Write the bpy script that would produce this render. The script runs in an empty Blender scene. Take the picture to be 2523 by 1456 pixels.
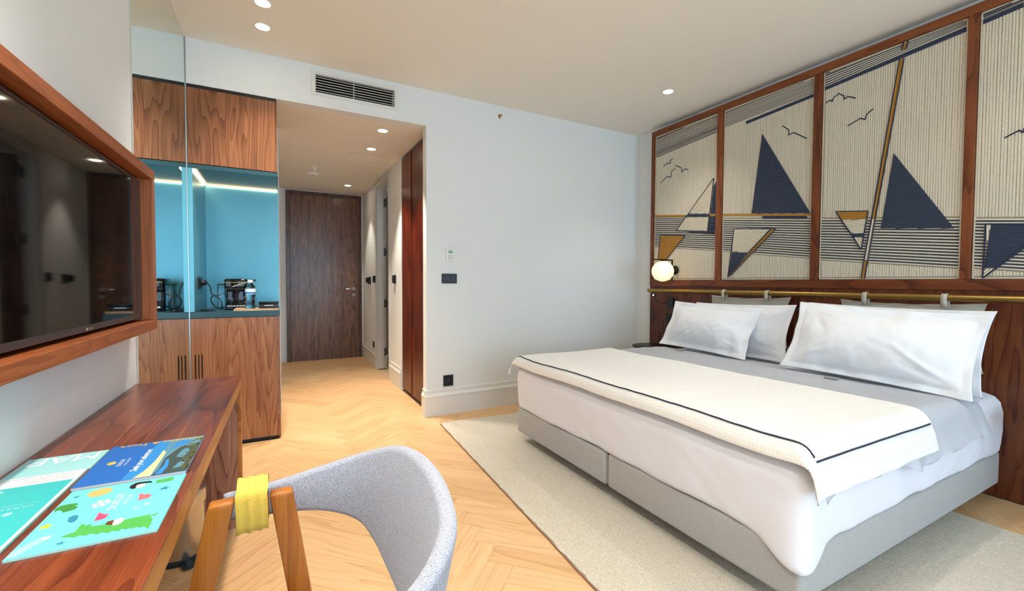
import bpy, bmesh, math, random
from mathutils import Vector, Matrix, noise
random.seed(7)
SC = bpy.context.scene
COL = SC.collection
PI = math.pi

# ---------------------------------------------------------------- camera
EYE = 1.2
cam_d = bpy.data.cameras.new('camera')
cam_d.sensor_fit = 'HORIZONTAL'; cam_d.sensor_width = 36.0
cam_d.lens = 36.0*1070.6/2523.0
cam_d.clip_start = 0.02; cam_d.clip_end = 100
cam = bpy.data.objects.new('camera', cam_d); COL.objects.link(cam)
yaw, pitch, roll = math.radians(28.324), math.radians(-1.757), math.radians(0.2545)
fw = Vector((math.sin(yaw)*math.cos(pitch), math.cos(yaw)*math.cos(pitch), math.sin(pitch)))
rt = Vector((math.cos(yaw), -math.sin(yaw), 0)); up = rt.cross(fw)
r2 = rt*math.cos(roll)+up*math.sin(roll); u2 = up*math.cos(roll)-rt*math.sin(roll)
cam.matrix_world = Matrix(((r2.x, u2.x, -fw.x, 0), (r2.y, u2.y, -fw.y, 0), (r2.z, u2.z, -fw.z, EYE), (0, 0, 0, 1)))
SC.camera = cam

# ---------------------------------------------------------------- world, daylight, exposure
W = bpy.data.worlds.new('sky'); SC.world = W; W.use_nodes = True
bg = W.node_tree.nodes['Background']
bg.inputs['Color'].default_value = (0.57, 0.80, 1.0, 1)
bg.inputs['Strength'].default_value = 3.1
pd = bpy.data.lights.new('window_portal', 'AREA'); pd.shape = 'RECTANGLE'; pd.size = 3.9; pd.size_y = 2.5
pd.cycles.is_portal = True
po = bpy.data.objects.new('window_portal', pd); COL.objects.link(po)
po.location = (1.55, -3.03, 1.37); po.rotation_euler = (PI/2, 0, PI)   # faces +Y, into the room
vs = SC.view_settings
vs.view_transform = 'Standard'; vs.look = 'None'; vs.gamma = 1; vs.exposure = 0.84; vs.use_curve_mapping = False
SC.cycles.use_denoising = True
SC.cycles.max_bounces = 6; SC.cycles.diffuse_bounces = 4; SC.cycles.glossy_bounces = 3; SC.cycles.transmission_bounces = 6
SC.cycles.use_adaptive_sampling = True; SC.cycles.adaptive_threshold = .08
SC.cycles.sample_clamp_indirect = 6

# ---------------------------------------------------------------- materials
def lin(c):
    if isinstance(c, str):
        c = tuple(int(c[i:i+2], 16)/255 for i in (0, 2, 4))
    return tuple(x/12.92 if x <= .04045 else ((x+.055)/1.055)**2.4 for x in c)
M = {}
def mat(name, col, rough=.5, metal=0, emit=None, es=0, trans=0, ior=1.45, spec=.5, coat=0, sheen=0):
    m = bpy.data.materials.new(name); m.use_nodes = True
    b = m.node_tree.nodes['Principled BSDF']
    b.inputs['Base Color'].default_value = (*lin(col), 1)
    b.inputs['Roughness'].default_value = rough; b.inputs['Metallic'].default_value = metal
    b.inputs['IOR'].default_value = ior; b.inputs['Specular IOR Level'].default_value = spec
    b.inputs['Transmission Weight'].default_value = trans; b.inputs['Coat Weight'].default_value = coat
    b.inputs['Sheen Weight'].default_value = sheen
    if emit:
        b.inputs['Emission Color'].default_value = (*lin(emit), 1); b.inputs['Emission Strength'].default_value = es
    M[name] = m
    return m
def N(m, t, **kw):
    n = m.node_tree.nodes.new(t)
    for k, v in kw.items():
        if k in n.inputs: n.inputs[k].default_value = v
        else: setattr(n, k, v)
    return n
def L(m, a, b): m.node_tree.links.new(a, b)
def ramp(m, stops, fac):
    r = m.node_tree.nodes.new('ShaderNodeValToRGB'); e = r.color_ramp.elements
    while len(e) < len(stops): e.new(.5)
    for i, (p, c) in enumerate(stops):
        e[i].position = p; e[i].color = (*lin(c), 1)
    L(m, fac, r.inputs['Fac']); return r
def coords(m, scale, kind='Object'):
    tc = N(m, 'ShaderNodeTexCoord'); mp = N(m, 'ShaderNodeMapping')
    mp.inputs['Scale'].default_value = scale
    L(m, tc.outputs[kind], mp.inputs['Vector']); return mp.outputs['Vector']
def wood(name, dark, mid, light, axis=2, scale=1.0, rough=.35, rings=9, streak=.55, tone=.2, fig=.32, broad=.55, stretch=.13):
    """veneer: contour-like figure stretched along `axis`, fine pores on top, each board cut from its own spot"""
    m = mat(name, mid, rough); b = m.node_tree.nodes['Principled BSDF']
    s = [1.0*scale]*3; s[axis] = stretch*scale
    v = coords(m, s)
    oi = N(m, 'ShaderNodeObjectInfo')
    mul = N(m, 'ShaderNodeMath', operation='MULTIPLY'); mul.inputs[1].default_value = 37.0
    L(m, oi.outputs['Random'], mul.inputs[0])
    n1 = N(m, 'ShaderNodeTexNoise', noise_dimensions='4D'); n1.inputs['Scale'].default_value = 3.2
    n1.inputs['Detail'].default_value = 2.5; n1.inputs['Roughness'].default_value = .45; n1.inputs['Distortion'].default_value = .35
    L(m, v, n1.inputs['Vector']); L(m, mul.outputs[0], n1.inputs['W'])
    k = N(m, 'ShaderNodeMath', operation='MULTIPLY'); k.inputs[1].default_value = rings*6.283
    L(m, n1.outputs['Fac'], k.inputs[0])
    sn = N(m, 'ShaderNodeMath', operation='SINE'); L(m, k.outputs[0], sn.inputs[0])
    s2 = [1.0*scale]*3; s2[axis] = .022*scale
    v2 = coords(m, s2)
    n2 = N(m, 'ShaderNodeTexNoise', noise_dimensions='4D'); n2.inputs['Scale'].default_value = 110; n2.inputs['Detail'].default_value = 4
    L(m, v2, n2.inputs['Vector']); L(m, mul.outputs[0], n2.inputs['W'])
    n3 = N(m, 'ShaderNodeTexNoise', noise_dimensions='4D'); n3.inputs['Scale'].default_value = 9; n3.inputs['Detail'].default_value = 3
    L(m, v, n3.inputs['Vector']); L(m, mul.outputs[0], n3.inputs['W'])
    # combine: growth rings darken slowly and break back sharply
    k.inputs[1].default_value = rings*1.6
    jt = N(m, 'ShaderNodeMath', operation='MULTIPLY_ADD'); jt.inputs[1].default_value = .12
    L(m, n2.outputs['Fac'], jt.inputs[0]); L(m, k.outputs[0], jt.inputs[2])
    sn.operation = 'FRACT'; L(m, jt.outputs[0], sn.inputs[0])
    pw = N(m, 'ShaderNodeMath', operation='POWER'); pw.inputs[1].default_value = 3.0; L(m, sn.outputs[0], pw.inputs[0])
    a = N(m, 'ShaderNodeMath', operation='MULTIPLY_ADD'); a.inputs[1].default_value = -fig; a.inputs[2].default_value = .5+fig*.3
    L(m, pw.outputs[0], a.inputs[0])
    d = N(m, 'ShaderNodeMath', operation='SUBTRACT'); d.inputs[1].default_value = .5; L(m, n2.outputs['Fac'], d.inputs[0])
    e = N(m, 'ShaderNodeMath', operation='MULTIPLY_ADD'); e.inputs[1].default_value = streak
    L(m, d.outputs[0], e.inputs[0]); L(m, a.outputs[0], e.inputs[2])
    d3 = N(m, 'ShaderNodeMath', operation='SUBTRACT'); d3.inputs[1].default_value = .5; L(m, n3.outputs['Fac'], d3.inputs[0])
    f = N(m, 'ShaderNodeMath', operation='MULTIPLY_ADD'); f.inputs[1].default_value = broad
    L(m, d3.outputs[0], f.inputs[0]); L(m, e.outputs[0], f.inputs[2])
    g = N(m, 'ShaderNodeMath', operation='MULTIPLY_ADD'); g.inputs[1].default_value = tone
    sb = N(m, 'ShaderNodeMath', operation='SUBTRACT'); sb.inputs[1].default_value = .5; L(m, oi.outputs['Random'], sb.inputs[0])
    L(m, sb.outputs[0], g.inputs[0]); L(m, f.outputs[0], g.inputs[2])
    r = ramp(m, [(.22, dark), (.5, mid), (.8, light)], g.outputs[0])
    L(m, r.outputs['Color'], b.inputs['Base Color'])
    bp = N(m, 'ShaderNodeBump'); bp.inputs['Strength'].default_value = .08; bp.inputs['Distance'].default_value = .002
    L(m, n2.outputs['Fac'], bp.inputs['Height']); L(m, bp.outputs['Normal'], b.inputs['Normal'])
    return m
def cloth(name, c1, c2, scale=300, rough=.9, bump=.3, dist=.002, stretch=(1, 1, 1), detail=3, sheen=.2):
    m = mat(name, c1, rough, sheen=sheen); b = m.node_tree.nodes['Principled BSDF']
    v = coords(m, stretch)
    n = N(m, 'ShaderNodeTexNoise'); n.inputs['Scale'].default_value = scale; n.inputs['Detail'].default_value = detail
    L(m, v, n.inputs['Vector'])
    r = ramp(m, [(.3, c2), (.65, c1)], n.outputs['Fac']); L(m, r.outputs['Color'], b.inputs['Base Color'])
    bp = N(m, 'ShaderNodeBump'); bp.inputs['Strength'].default_value = bump; bp.inputs['Distance'].default_value = dist
    L(m, n.outputs['Fac'], bp.inputs['Height']); L(m, bp.outputs['Normal'], b.inputs['Normal'])
    return m
cloth('wall_paint', 'e8eae9', 'e4e6e5', 900, .9, .05, .0005, sheen=0)
mat('ceiling_paint', 'f0ebe0', .95)
mat('white_lacquer', 'e2e1dc', .45)
mat('bath_tile', '6a6058', .4)
mat('grey_lacquer', 'c9cbc9', .4)
wood('walnut', '5f3721', '8f5a3a', 'b07b56', 2, 2.3, .27, rings=10, fig=.26, stretch=.075)
wood('walnut_desk', '481e11', '7e3c22', 'a25e34', 1, 1.7, .25, rings=9, streak=.4, fig=.17, broad=.6)
wood('walnut_edge', '7a4420', 'a8662f', 'c4843f', 1, 1.6, .4, rings=5, streak=.4)
wood('walnut_leg_lit', '684030', 'a06c56', 'ba8c72', 2, 2.2, .45)  # lighter and pinker than the desk top: window light put into the colour
wood('teak_frame_y', '783a1e', '9e562c', 'b46e3c', 1, 3.2, .4, rings=9, fig=.2, broad=.3, stretch=.06)
wood('teak_frame_z', '783a1e', '9e562c', 'b46e3c', 2, 3.2, .4, rings=9, fig=.2, broad=.3, stretch=.06)
wood('headboard_wood', '34140a', '5c2a16', '75401f', 2, 2.0, .32, rings=7)
wood('headboard_frame_z', '4e200e', '703718', '884c24', 2, 2.2, .35, rings=5)
wood('headboard_frame_y', '4e200e', '703718', '884c24', 1, 2.2, .35, rings=5)
wood('door_wood', '2e1c18', '5a3f36', '866450', 2, 2.4, .24, rings=10, streak=.6, fig=.28, stretch=.08)
wood('wardrobe_wood', '2e0a04', '561a09', '742d10', 2, 1.8, .3, rings=4)
M['wardrobe_wood'].node_tree.nodes['Principled BSDF'].inputs['Specular IOR Level'].default_value = .3
wood('chair_wood', '7a4014', 'b06a26', 'c67e34', 2, 3.0, .32, rings=5, fig=.16, broad=.4, stretch=.05)
wood('oak_plank', 'bd8f60', 'd6ab7a', 'e2bf92', 0, 2.4, .42, rings=8, streak=.35, tone=.17, fig=.2, broad=.25, stretch=.08)
wood('tray_wood', 'b58a66', 'd2aa84', 'dfbd9a', 0, 4, .45)
mat('teal_panel', '68a8b8', .36, .5)
mat('teal_dark', '264c58', .3)
mat('black_gloss', '08080a', .08)
mat('black_matte', '131316', .45)
mat('black_metal', '1c1712', .4, .6)
mat('black_plastic', '1d1d22', .35)
mat('switch_blue', '2c3440', .3)
mat('white_plastic', 'eeeeea', .4)
mat('lcd', '8fb39c', .3)
mat('hatch_edge', 'd2c8b6', .9)
mat('print_grey', '9a9a98', .6)
mat('brass', 'a3854a', .36, 1)
mat('chrome', 'd8dadc', .12, 1)
mat('trim_metal', 'a9b4b6', .35, 1)
mat('steel', 'c6c2bc', .22, 1)
mat('hinge_metal', '6c6f72', .3, 1)
mat('mirror_glass', 'e4f0ec', .0, 1)
mat('screen', '050506', .04, spec=.5)
mat('bezel', '4b4448', .35, .5)
mat('rubber', '1f2c34', .6)
mat('dark_void', '060606', .9)
mat('toe_kick', '1b222c', .35)
mat('lamp_disc', 'ffffff', .5, emit='fff0d2', es=22)
mat('led_strip', 'ffffff', .5, emit='ffe2b0', es=4)
mat('globe_glass', 'fff2d8', .3, emit='ffd48a', es=.85)
mat('read_led', 'ffffff', .3, emit='dfe8ff', es=6)
for k in ('lamp_disc', 'read_led'): M[k].cycles.emission_sampling = 'NONE'   # the lamps' own beams light the room
mat('window_frame', '3a3a3c', .4)
m = mat('window_glass', 'ffffff', 0, trans=1, ior=1.02, spec=.1)
m = mat('clear_plastic', 'e4f6fa', .03, trans=1, ior=1.3)
mat('bottle_label', 'dff0fa', .4)
mat('label_blue', '3f7fc8', .4)
cloth('linen_white', 'eceef3', 'e6e8ee', 700, .85, .08, .0006)
cloth('sheet_white', 'e6e7f0', 'e2e3ec', 600, .85, .06, .0006)
cloth('waffle_wool', 'f2f0ec', 'e6e3dc', 500, .95, .25, .001)
cloth('linen_grey', 'c2bbae', 'b6afa2', 500, .9, .15, .0008)
cloth('divan_suede', 'adaba9', 'a5a3a1', 120, .9, .05, .0006)
cloth('chair_tweed', 'c4c8d6', '64666f', 640, .95, .45, .0012)
cloth('wrap_yellow', 'e6c850', 'd6b050', 420, .9, .5, .0015)
cloth('cord_cream', 'dcd3c0', 'c4bba8', 260, .95, .6, .002)
cloth('cord_white', 'e8dfca', 'd2c8b2', 260, .95, .6, .002)
cloth('cord_navy', '283148', '1a2032', 260, .95, .6, .002)
cloth('cord_ochre', 'c08a2c', 'a06f1c', 260, .95, .6, .002)
mat('backing_cloth', '9a8f7c', .95)
mat('navy_ground', '4c586c', .95)
mat('ochre_ground', '8a6424', .95)
mat('navy_stitch', '34374a', .9)
cloth('rug_wool', 'e2d7c4', 'bfb29c', 300, 1, 1.0, .006, (1, .45, 1), 4)
mat('rug_edge', '8a5a40', .95)
# print colours
for k, c in dict(ink_white='e4ecec', ink_teal='36b6b6', ink_mint='6fcac8', ink_pale='9ad2d4', ink_blue='1f66b8', ink_sky='2f86cc', ink_glow='f0d79a', ink_hill='3a4a44', ink_hill2='5a8aa0', ink_leaf='6a6420',
                 ink_gold='d8b24a', ink_green='4fa84e', ink_green2='3c8a3a', ink_orange='f0b068', ink_red='e86a74', ink_pink='e64a72', ink_navy='2f84a0', ink_yellow='f2c21c',
                 ink_skin='f2d6c4', ink_brown='6a3a20', ink_black='1d1418', ink_grey='b8c4c8', paper='f2efe4', ink_teal2='38b8c4', ink_silver='d8dede').items():
    mat(k, c, .4)

# ---------------------------------------------------------------- mesh builder
class B:
    def __init__(s): s.bm = bmesh.new()
    def box(s, a, b, bev=0, seg=2, mtx=None):
        r = bmesh.ops.create_cube(s.bm, size=1)
        lo = [min(a[i], b[i]) for i in range(3)]; hi = [max(a[i], b[i]) for i in range(3)]
        for v in r['verts']:
            v.co = Vector([lo[i]+(v.co[i]+.5)*(hi[i]-lo[i]) for i in range(3)])
        vs = r['verts']
        if bev:
            es = list({e for v in vs for e in v.link_edges})
            out = bmesh.ops.bevel(s.bm, geom=es, offset=bev, segments=seg, profile=.5, affect='EDGES')
            vs = list({v for f in out['faces'] for v in f.verts} | {v for v in vs if v.is_valid})
        if mtx is not None:
            for v in vs: v.co = mtx @ v.co
        return s
    def tube(s, pts, r, seg=10, cap=True, squash=None):
        pts = [Vector(p) for p in pts]; rs = r if isinstance(r, (list, tuple)) else [r]*len(pts)
        rings = []; prev = None
        for i, p in enumerate(pts):
            t = (pts[min(i+1, len(pts)-1)]-pts[max(i-1, 0)]).normalized()
            if prev is None:
                n = t.cross(Vector((0, 0, 1)));
                if n.length < .01: n = t.cross(Vector((1, 0, 0)))
            else: n = prev-t*prev.dot(t)
            n.normalize(); b = t.cross(n); prev = n
            rings.append([s.bm.verts.new(p+(n*math.cos(2*PI*k/seg)+b*math.sin(2*PI*k/seg))*rs[i]) for k in range(seg)])
        for a, b in zip(rings, rings[1:]):
            for k in range(seg): s.bm.faces.new((a[k], a[(k+1) % seg], b[(k+1) % seg], b[k]))
        if cap: s.bm.faces.new(list(reversed(rings[0]))); s.bm.faces.new(rings[-1])
        return s
    def lathe(s, prof, c=(0, 0, 0), axis='Z', seg=28, cap=True):
        c = Vector(c); rings = []
        for r, h in prof:
            ring = []
            for k in range(seg):
                x, y = r*math.cos(2*PI*k/seg), r*math.sin(2*PI*k/seg)
                v = {'Z': (x, y, h), 'X': (h, x, y), 'Y': (y, h, x)}[axis]
                ring.append(s.bm.verts.new(c+Vector(v)))
            rings.append(ring)
        for a, b in zip(rings, rings[1:]):
            for k in range(seg): s.bm.faces.new((a[k], a[(k+1) % seg], b[(k+1) % seg], b[k]))
        if cap: s.bm.faces.new(list(reversed(rings[0]))); s.bm.faces.new(rings[-1])
        return s
    def prism(s, poly, z0, z1, f=lambda x, y, z: (x, y, z)):
        a = [s.bm.verts.new(f(x, y, z0)) for x, y in poly]; b = [s.bm.verts.new(f(x, y, z1)) for x, y in poly]
        n = len(poly)
        for i in range(n): s.bm.faces.new((a[i], a[(i+1) % n], b[(i+1) % n], b[i]))
        s.bm.faces.new(list(reversed(a))); s.bm.faces.new(b)
        return s
    def grid(s, fn, nu, nv, closed_u=False):
        g = [[s.bm.verts.new(fn(i/nu, j/nv)) for j in range(nv+1)] for i in range(nu if closed_u else nu+1)]
        for i in range(nu):
            for j in range(nv):
                p, q = g[i], g[(i+1) % len(g)]
                s.bm.faces.new((p[j], q[j], q[j+1], p[j+1]))
        return s
    def build(s, name, m, parent=None, smooth=False, loc=None, rot=None, kind=None, label=None):
        bmesh.ops.recalc_face_normals(s.bm, faces=s.bm.faces[:])
        me = bpy.data.meshes.new(name); s.bm.to_mesh(me); s.bm.free()
        me.materials.append(M[m] if isinstance(m, str) else m)
        if smooth:
            for p in me.polygons: p.use_smooth = True
        o = bpy.data.objects.new(name, me); COL.objects.link(o)
        if parent is not None: o.parent = parent
        if loc is not None: o.location = loc
        if rot is not None: o.rotation_euler = rot
        if kind: o['kind'] = kind
        if label: o['label'] = label
        return o
def smooth_sharp(o, ang=40):
    me = o.data
    for p in me.polygons: p.use_smooth = True
    me.set_sharp_from_angle(angle=math.radians(ang)); return o
def thing(name, label, cat, loc=(0, 0, 0), rotz=0, group=None, kind=None):
    o = bpy.data.objects.new(name, None); COL.objects.link(o); o.empty_display_size = .1
    o.location = loc; o.rotation_euler = (0, 0, rotz)
    if kind: o['kind'] = kind
    else: o['category'] = cat
    o['label'] = label
    if group: o['group'] = group
    return o
def tag(o, label, cat, group=None):
    o['label'] = label; o['category'] = cat
    if group: o['group'] = group
    return o
def struct(o, label=None):
    o['kind'] = 'structure'
    if label: o['label'] = label
    return o
def bx(a, b, bev=0, seg=2): return B().box(a, b, bev, seg)
def copy_tree(o, parent=None):
    c = o.copy(); COL.objects.link(c); c.parent = parent
    for ch in o.children: copy_tree(ch, c)
    return c
TH = math.radians(0.8)                     # the desk wall stands a hair off square
PIVX, PIVY = -.55, 3.729
def LW(off, s): return (PIVX+math.cos(TH)*off+math.sin(TH)*s, PIVY-math.sin(TH)*off+math.cos(TH)*s)
def on_left(name, label, cat, s, z, off=0, **kw):
    x, y = LW(off, s); return thing(name, label, cat, (x, y, z), -TH, **kw)
def text_mesh(name, txt, m, parent, origin, right, upv, size, lift=.0, align='LEFT', shear=0, spacing=1.0, bold=0):
    """lettering cut as thin flat letters lying on the surface spanned by right/upv"""
    cu = bpy.data.curves.new(name, 'FONT'); cu.body = txt; cu.size = size; cu.align_x = align
    cu.shear = shear; cu.space_character = spacing; cu.offset = bold; cu.resolution_u = 3
    t = bpy.data.objects.new('tmp', cu); COL.objects.link(t)
    dg = bpy.context.evaluated_depsgraph_get(); me = bpy.data.meshes.new_from_object(t.evaluated_get(dg))
    bpy.data.objects.remove(t)
    me.name = name; me.materials.clear(); me.materials.append(M[m])
    R_, U_ = Vector(right).normalized(), Vector(upv).normalized(); Nn = R_.cross(U_)
    for v in me.vertices: v.co = Vector(origin)+R_*v.co.x+U_*v.co.y+Nn*lift
    o = bpy.data.objects.new(name, me); COL.objects.link(o); o.parent = parent
    return o

# ================================================================ ROOM SHELL
CEIL, SOF, D, XR, XC, YE, YN = 2.87, 2.56, 3.729, 3.65, 1.2, 7.228, -2.9
struct(bx((-1.2, YN-.3, -.12), (XR+.3, YE+.2, -.012)).build('floor', 'oak_plank'), 'herringbone floor of pale honey oak planks')
FLOOR = bpy.data.objects['floor']
struct(bx((-1.0, YN-.1, CEIL), (XR+.1, D+.1, CEIL+.1)).build('ceiling', 'ceiling_paint'), 'flat cream ceiling over the bedroom')
b = B(); x0, y0 = LW(0, 0); x1, y1 = LW(0, -6.7); x2, y2 = LW(-.12, -6.7); x3, y3 = LW(-.12, 0)
b.prism([(x0, y0), (x1, y1), (x2, y2), (x3, y3)], 0, CEIL)
struct(b.build('wall_left', 'wall_paint'), 'plain off-white wall behind desk and television')
struct(bx((XR, YN-.1, 0), (XR+.12, D+.1, CEIL)).build('wall_right', 'wall_paint'), 'off-white wall behind the headboard panelling')
b = B()
b.box((1.153, D, 0), (XR, D+.1, CEIL)).box((-.66, D, SOF), (.273, D+.1, CEIL)).box((.88, D, SOF), (1.153, D+.1, CEIL))
b.box((.273, D, SOF), (.88, D+.1, 2.663)).box((.273, D, 2.804), (.88, D+.1, CEIL))
struct(b.build('wall_back', 'wall_paint'), 'off-white end wall with bulkhead above the entry corridor')
struct(bx((-.1, D+.1, SOF), (1.9, YE+.1, SOF+.08)).build('ceiling_corridor', 'ceiling_paint'), 'lower cream ceiling over the entry corridor')
struct(bx((-.7, 4.43, 0), (.018, YE, SOF)).build('wall_corridor_left', 'wall_paint'), 'corridor wall beyond the minibar cabinet')
b = B()
b.box((XC, 4.80, 0), (XC+.12, 5.40, SOF)).box((XC, 6.12, 0), (XC+.12, YE, SOF)).box((XC, 5.40, 2.47), (XC+.12, 6.12, SOF))
struct(b.build('wall_corridor_right', 'wall_paint'), 'corridor wall with the bathroom doorway')
struct(bx((-.1, YE, 0), (XC+.12, YE+.1, SOF)).build('wall_entry', 'wall_paint'), 'wall around the entry door')
# bathroom beyond the doorway
b = B(); b.box((2.6, 4.8, 0), (2.66, YE, SOF)).box((XC+.12, YE-.06, 0), (2.6, YE, SOF)).box((XC+.12, 4.80, 0), (2.6, 4.84, SOF))
struct(b.build('wall_bathroom', 'bath_tile'), 'plain bathroom walls beyond the doorway')
# window wall behind the viewer
b = B(); WX0, WX1, WZ0, WZ1 = -.4, 3.5, .12, 2.62
b.box((-.9, YN-.1, 0), (WX0, YN, CEIL)).box((WX1, YN-.1, 0), (XR+.1, YN, CEIL)).box((WX0, YN-.1, 0), (WX1, YN, WZ0)).box((WX0, YN-.1, WZ1), (WX1, YN, CEIL))
struct(b.build('wall_near', 'wall_paint'), 'window wall opposite the entry')
w = thing('window_1', 'wide balcony window with dark slim frame', None, ((WX0+WX1)/2, YN-.05, 0), kind='structure')
hw = (WX1-WX0)/2
b = B(); b.box((-hw, -.03, WZ0), (-hw+.06, .03, WZ1)).box((hw-.06, -.03, WZ0), (hw, .03, WZ1)).box((-hw, -.03, WZ0), (hw, .03, WZ0+.06)).box((-hw, -.03, WZ1-.06), (hw, .03, WZ1)).box((-.03, -.03, WZ0), (.03, .03, WZ1))
b.build('window_frame', 'window_frame', w)
# baseboards: tall board with a moulded cap
PROF = [(0, 0), (.018, 0), (.018, .165), (.021, .17), (.021, .182), (.015, .19), (.009, .205), (.009, .232), (.005, .238), (0, .238)]
def baseboard(name, p0, p1, label, nrm):
    p0, p1, nrm = Vector((*p0, 0)), Vector((*p1, 0)), Vector((*nrm, 0))
    b = B(); a = [b.bm.verts.new(p0+nrm*t+Vector((0, 0, z))) for t, z in PROF]; c = [b.bm.verts.new(p1+nrm*t+Vector((0, 0, z))) for t, z in PROF]
    n = len(PROF)
    for i in range(n): b.bm.faces.new((a[i], a[(i+1) % n], c[(i+1) % n], c[i]))
    b.bm.faces.new(a); b.bm.faces.new(c)
    return struct(b.build(name, 'white_lacquer'), label)
baseboard('baseboard_back', (1.1315, D), (XR, D), 'tall moulded baseboard below the switch plate', (0, -1))
baseboard('baseboard_return', (1.153, D-.0005), (1.153, D+.10), 'short baseboard return on the wall end', (-1, 0))
baseboard('baseboard_corridor', (XC, 4.80), (XC, 5.335), 'moulded baseboard between wardrobe and bathroom doorway', (-1, 0))
baseboard('baseboard_entry', (XC, 6.16), (XC, YE), 'moulded baseboard beside the entry door', (-1, 0))
baseboard('baseboard_left', LW(0, -6.55), LW(0, -2.98), 'moulded baseboard along the desk wall', (1, 0))

# herringbone planks, each its own board
def clip(poly, x0, x1, y0, y1):
    for ax, lim, sg in ((0, x0, 1), (0, x1, -1), (1, y0, 1), (1, y1, -1)):
        out = []
        for i in range(len(poly)):
            p, q = poly[i], poly[(i+1) % len(poly)]
            dp, dq = (p[ax]-lim)*sg, (q[ax]-lim)*sg
            if dp >= 0: out.append(p)
            if (dp > 0 > dq) or (dp < 0 < dq):
                t = dp/(dp-dq); out.append((p[0]+(q[0]-p[0])*t, p[1]+(q[1]-p[1])*t))
        poly = out
        if len(poly) < 3: return []
    return poly
PLK_W, PLK_L, GAP = .115, .575, .00035
RECTS = [(.0, XC, D, YE), (-.54, 1.52, .55, D), (1.52, XR, 3.36, D), (3.0, 3.55, .2, 1.05)]
cs = math.cos(PI/4)
nplank = 0
for i in range(-6, 50):
    for j in range(-4, 7):
        for kind in (0, 1):
            # herringbone lattice in plank units, then turned 45 degrees
            n = PLK_L/PLK_W
            ox, oy = (i*1.0+j*n)*PLK_W, (i*1.0-j*n)*PLK_W
            if kind == 0: r = (ox, oy, ox+PLK_L, oy+PLK_W)
            else: r = (ox, oy+PLK_W, ox+PLK_W, oy+PLK_W+PLK_L)
            cxp, cyp = (r[0]+r[2])/2, (r[1]+r[3])/2
            rot = lambda x, y: ((x-y)*cs+.46, (x+y)*cs+.2)
            wc = rot(cxp, cyp)
            poly = [rot(x, y) for x, y in ((r[0]+GAP, r[1]+GAP), (r[2]-GAP, r[1]+GAP), (r[2]-GAP, r[3]-GAP), (r[0]+GAP, r[3]-GAP))]
            ang = PI/4 if kind == 0 else 3*PI/4
            for R_ in RECTS:
                pc = clip(poly, *R_)
                if not pc: continue
                ca, sa = math.cos(-ang), math.sin(-ang)
                loc2 = [((x-wc[0])*ca-(y-wc[1])*sa, (x-wc[0])*sa+(y-wc[1])*ca) for x, y in pc]
                area = abs(sum(loc2[k][0]*loc2[(k+1) % len(loc2)][1]-loc2[(k+1) % len(loc2)][0]*loc2[k][1] for k in range(len(loc2))))/2
                if area < .00005: continue
                b = B(); b.prism(loc2, -.012, random.uniform(-.0003, .0003))
                b.build('plank', 'oak_plank', FLOOR, loc=(wc[0], wc[1], 0), rot=(0, 0, ang)); nplank += 1
print('planks', nplank)
# ================================================================ DOORS AND CORRIDOR
d = thing('door_1', 'dark walnut entry door with lever handle at corridor end', None, (.64, YE, 0), kind='structure')
fr = bx((-.528, -.03, 0), (-.478, 0, 2.54), .003).build('jamb', 'door_wood', d)
bx((.482, -.03, 0), (.531, 0, 2.54), .003).build('jamb', 'door_wood', d)
bx((-.4775, -.03, 2.487), (.4815, 0, 2.54), .003).build('head_jamb', 'door_wood', d)
leaf = bx((-.474, -.018, .004), (.478, -.001, 2.483), .002).build('leaf', 'door_wood', d)
hd = bx((.382, -.026, 1.06), (.432, -.0181, 1.11), .002).build('handle_rosette', 'chrome', d)
b = B(); b.tube([(.40, -.026, 1.085), (.40, -.06, 1.085)], .009, 12).box((.285, -.068, 1.077), (.41, -.055, 1.093), .003)
smooth_sharp(b.build('lever', 'chrome', hd))
lk = bx((.385, -.026, .965), (.435, -.0181, 1.015), .002).build('lock_plate', 'chrome', d)
bx((.406, -.0285, .98), (.414, -.026, 1.0)).build('keyhole', 'black_matte', lk)
# bathroom doorway
d = thing('door_2', 'pale grey bathroom doorway with open leaf and concealed hinges', None, (XC, 5.76, 0), kind='structure')
bx((-.014, -.425, 0), (.0, -.36, 2.535), .003).build('casing', 'grey_lacquer', d)
bx((-.014, .36, 0), (.0, .405, 2.535), .003).build('casing', 'grey_lacquer', d)
bx((-.014, -.3595, 2.47), (.0, .3595, 2.535), .003).build('head_casing', 'grey_lacquer', d)
bx((.0005, -.36, 0), (.12, -.335, 2.47)).build('jamb_lining', 'grey_lacquer', d)
bx((.0005, .335, 0), (.082, .36, 2.47)).build('jamb_lining', 'grey_lacquer', d)
bx((.0825, .347, 0), (.12, .36, 2.47)).build('jamb_rebate', 'grey_lacquer', d)
bx((.0005, -.3345, 2.445), (.12, .3345, 2.47)).build('head_lining', 'grey_lacquer', d)
lf = bx((.128, .30, .006), (.84, .342, 2.44), .002).build('leaf', 'door_wood', d)
for z in (2.275, 1.61, .90, .225):
    b = B(); b.box((.086, .341, z-.055), (.114, .3465, z+.055), .002).box((.092, .318, z-.022), (.124, .341, z+.022), .003).tube([(.118, .325, z-.03), (.118, .325, z+.03)], .007, 8)
    smooth_sharp(b.build('hinge', 'hinge_metal', d))
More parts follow.
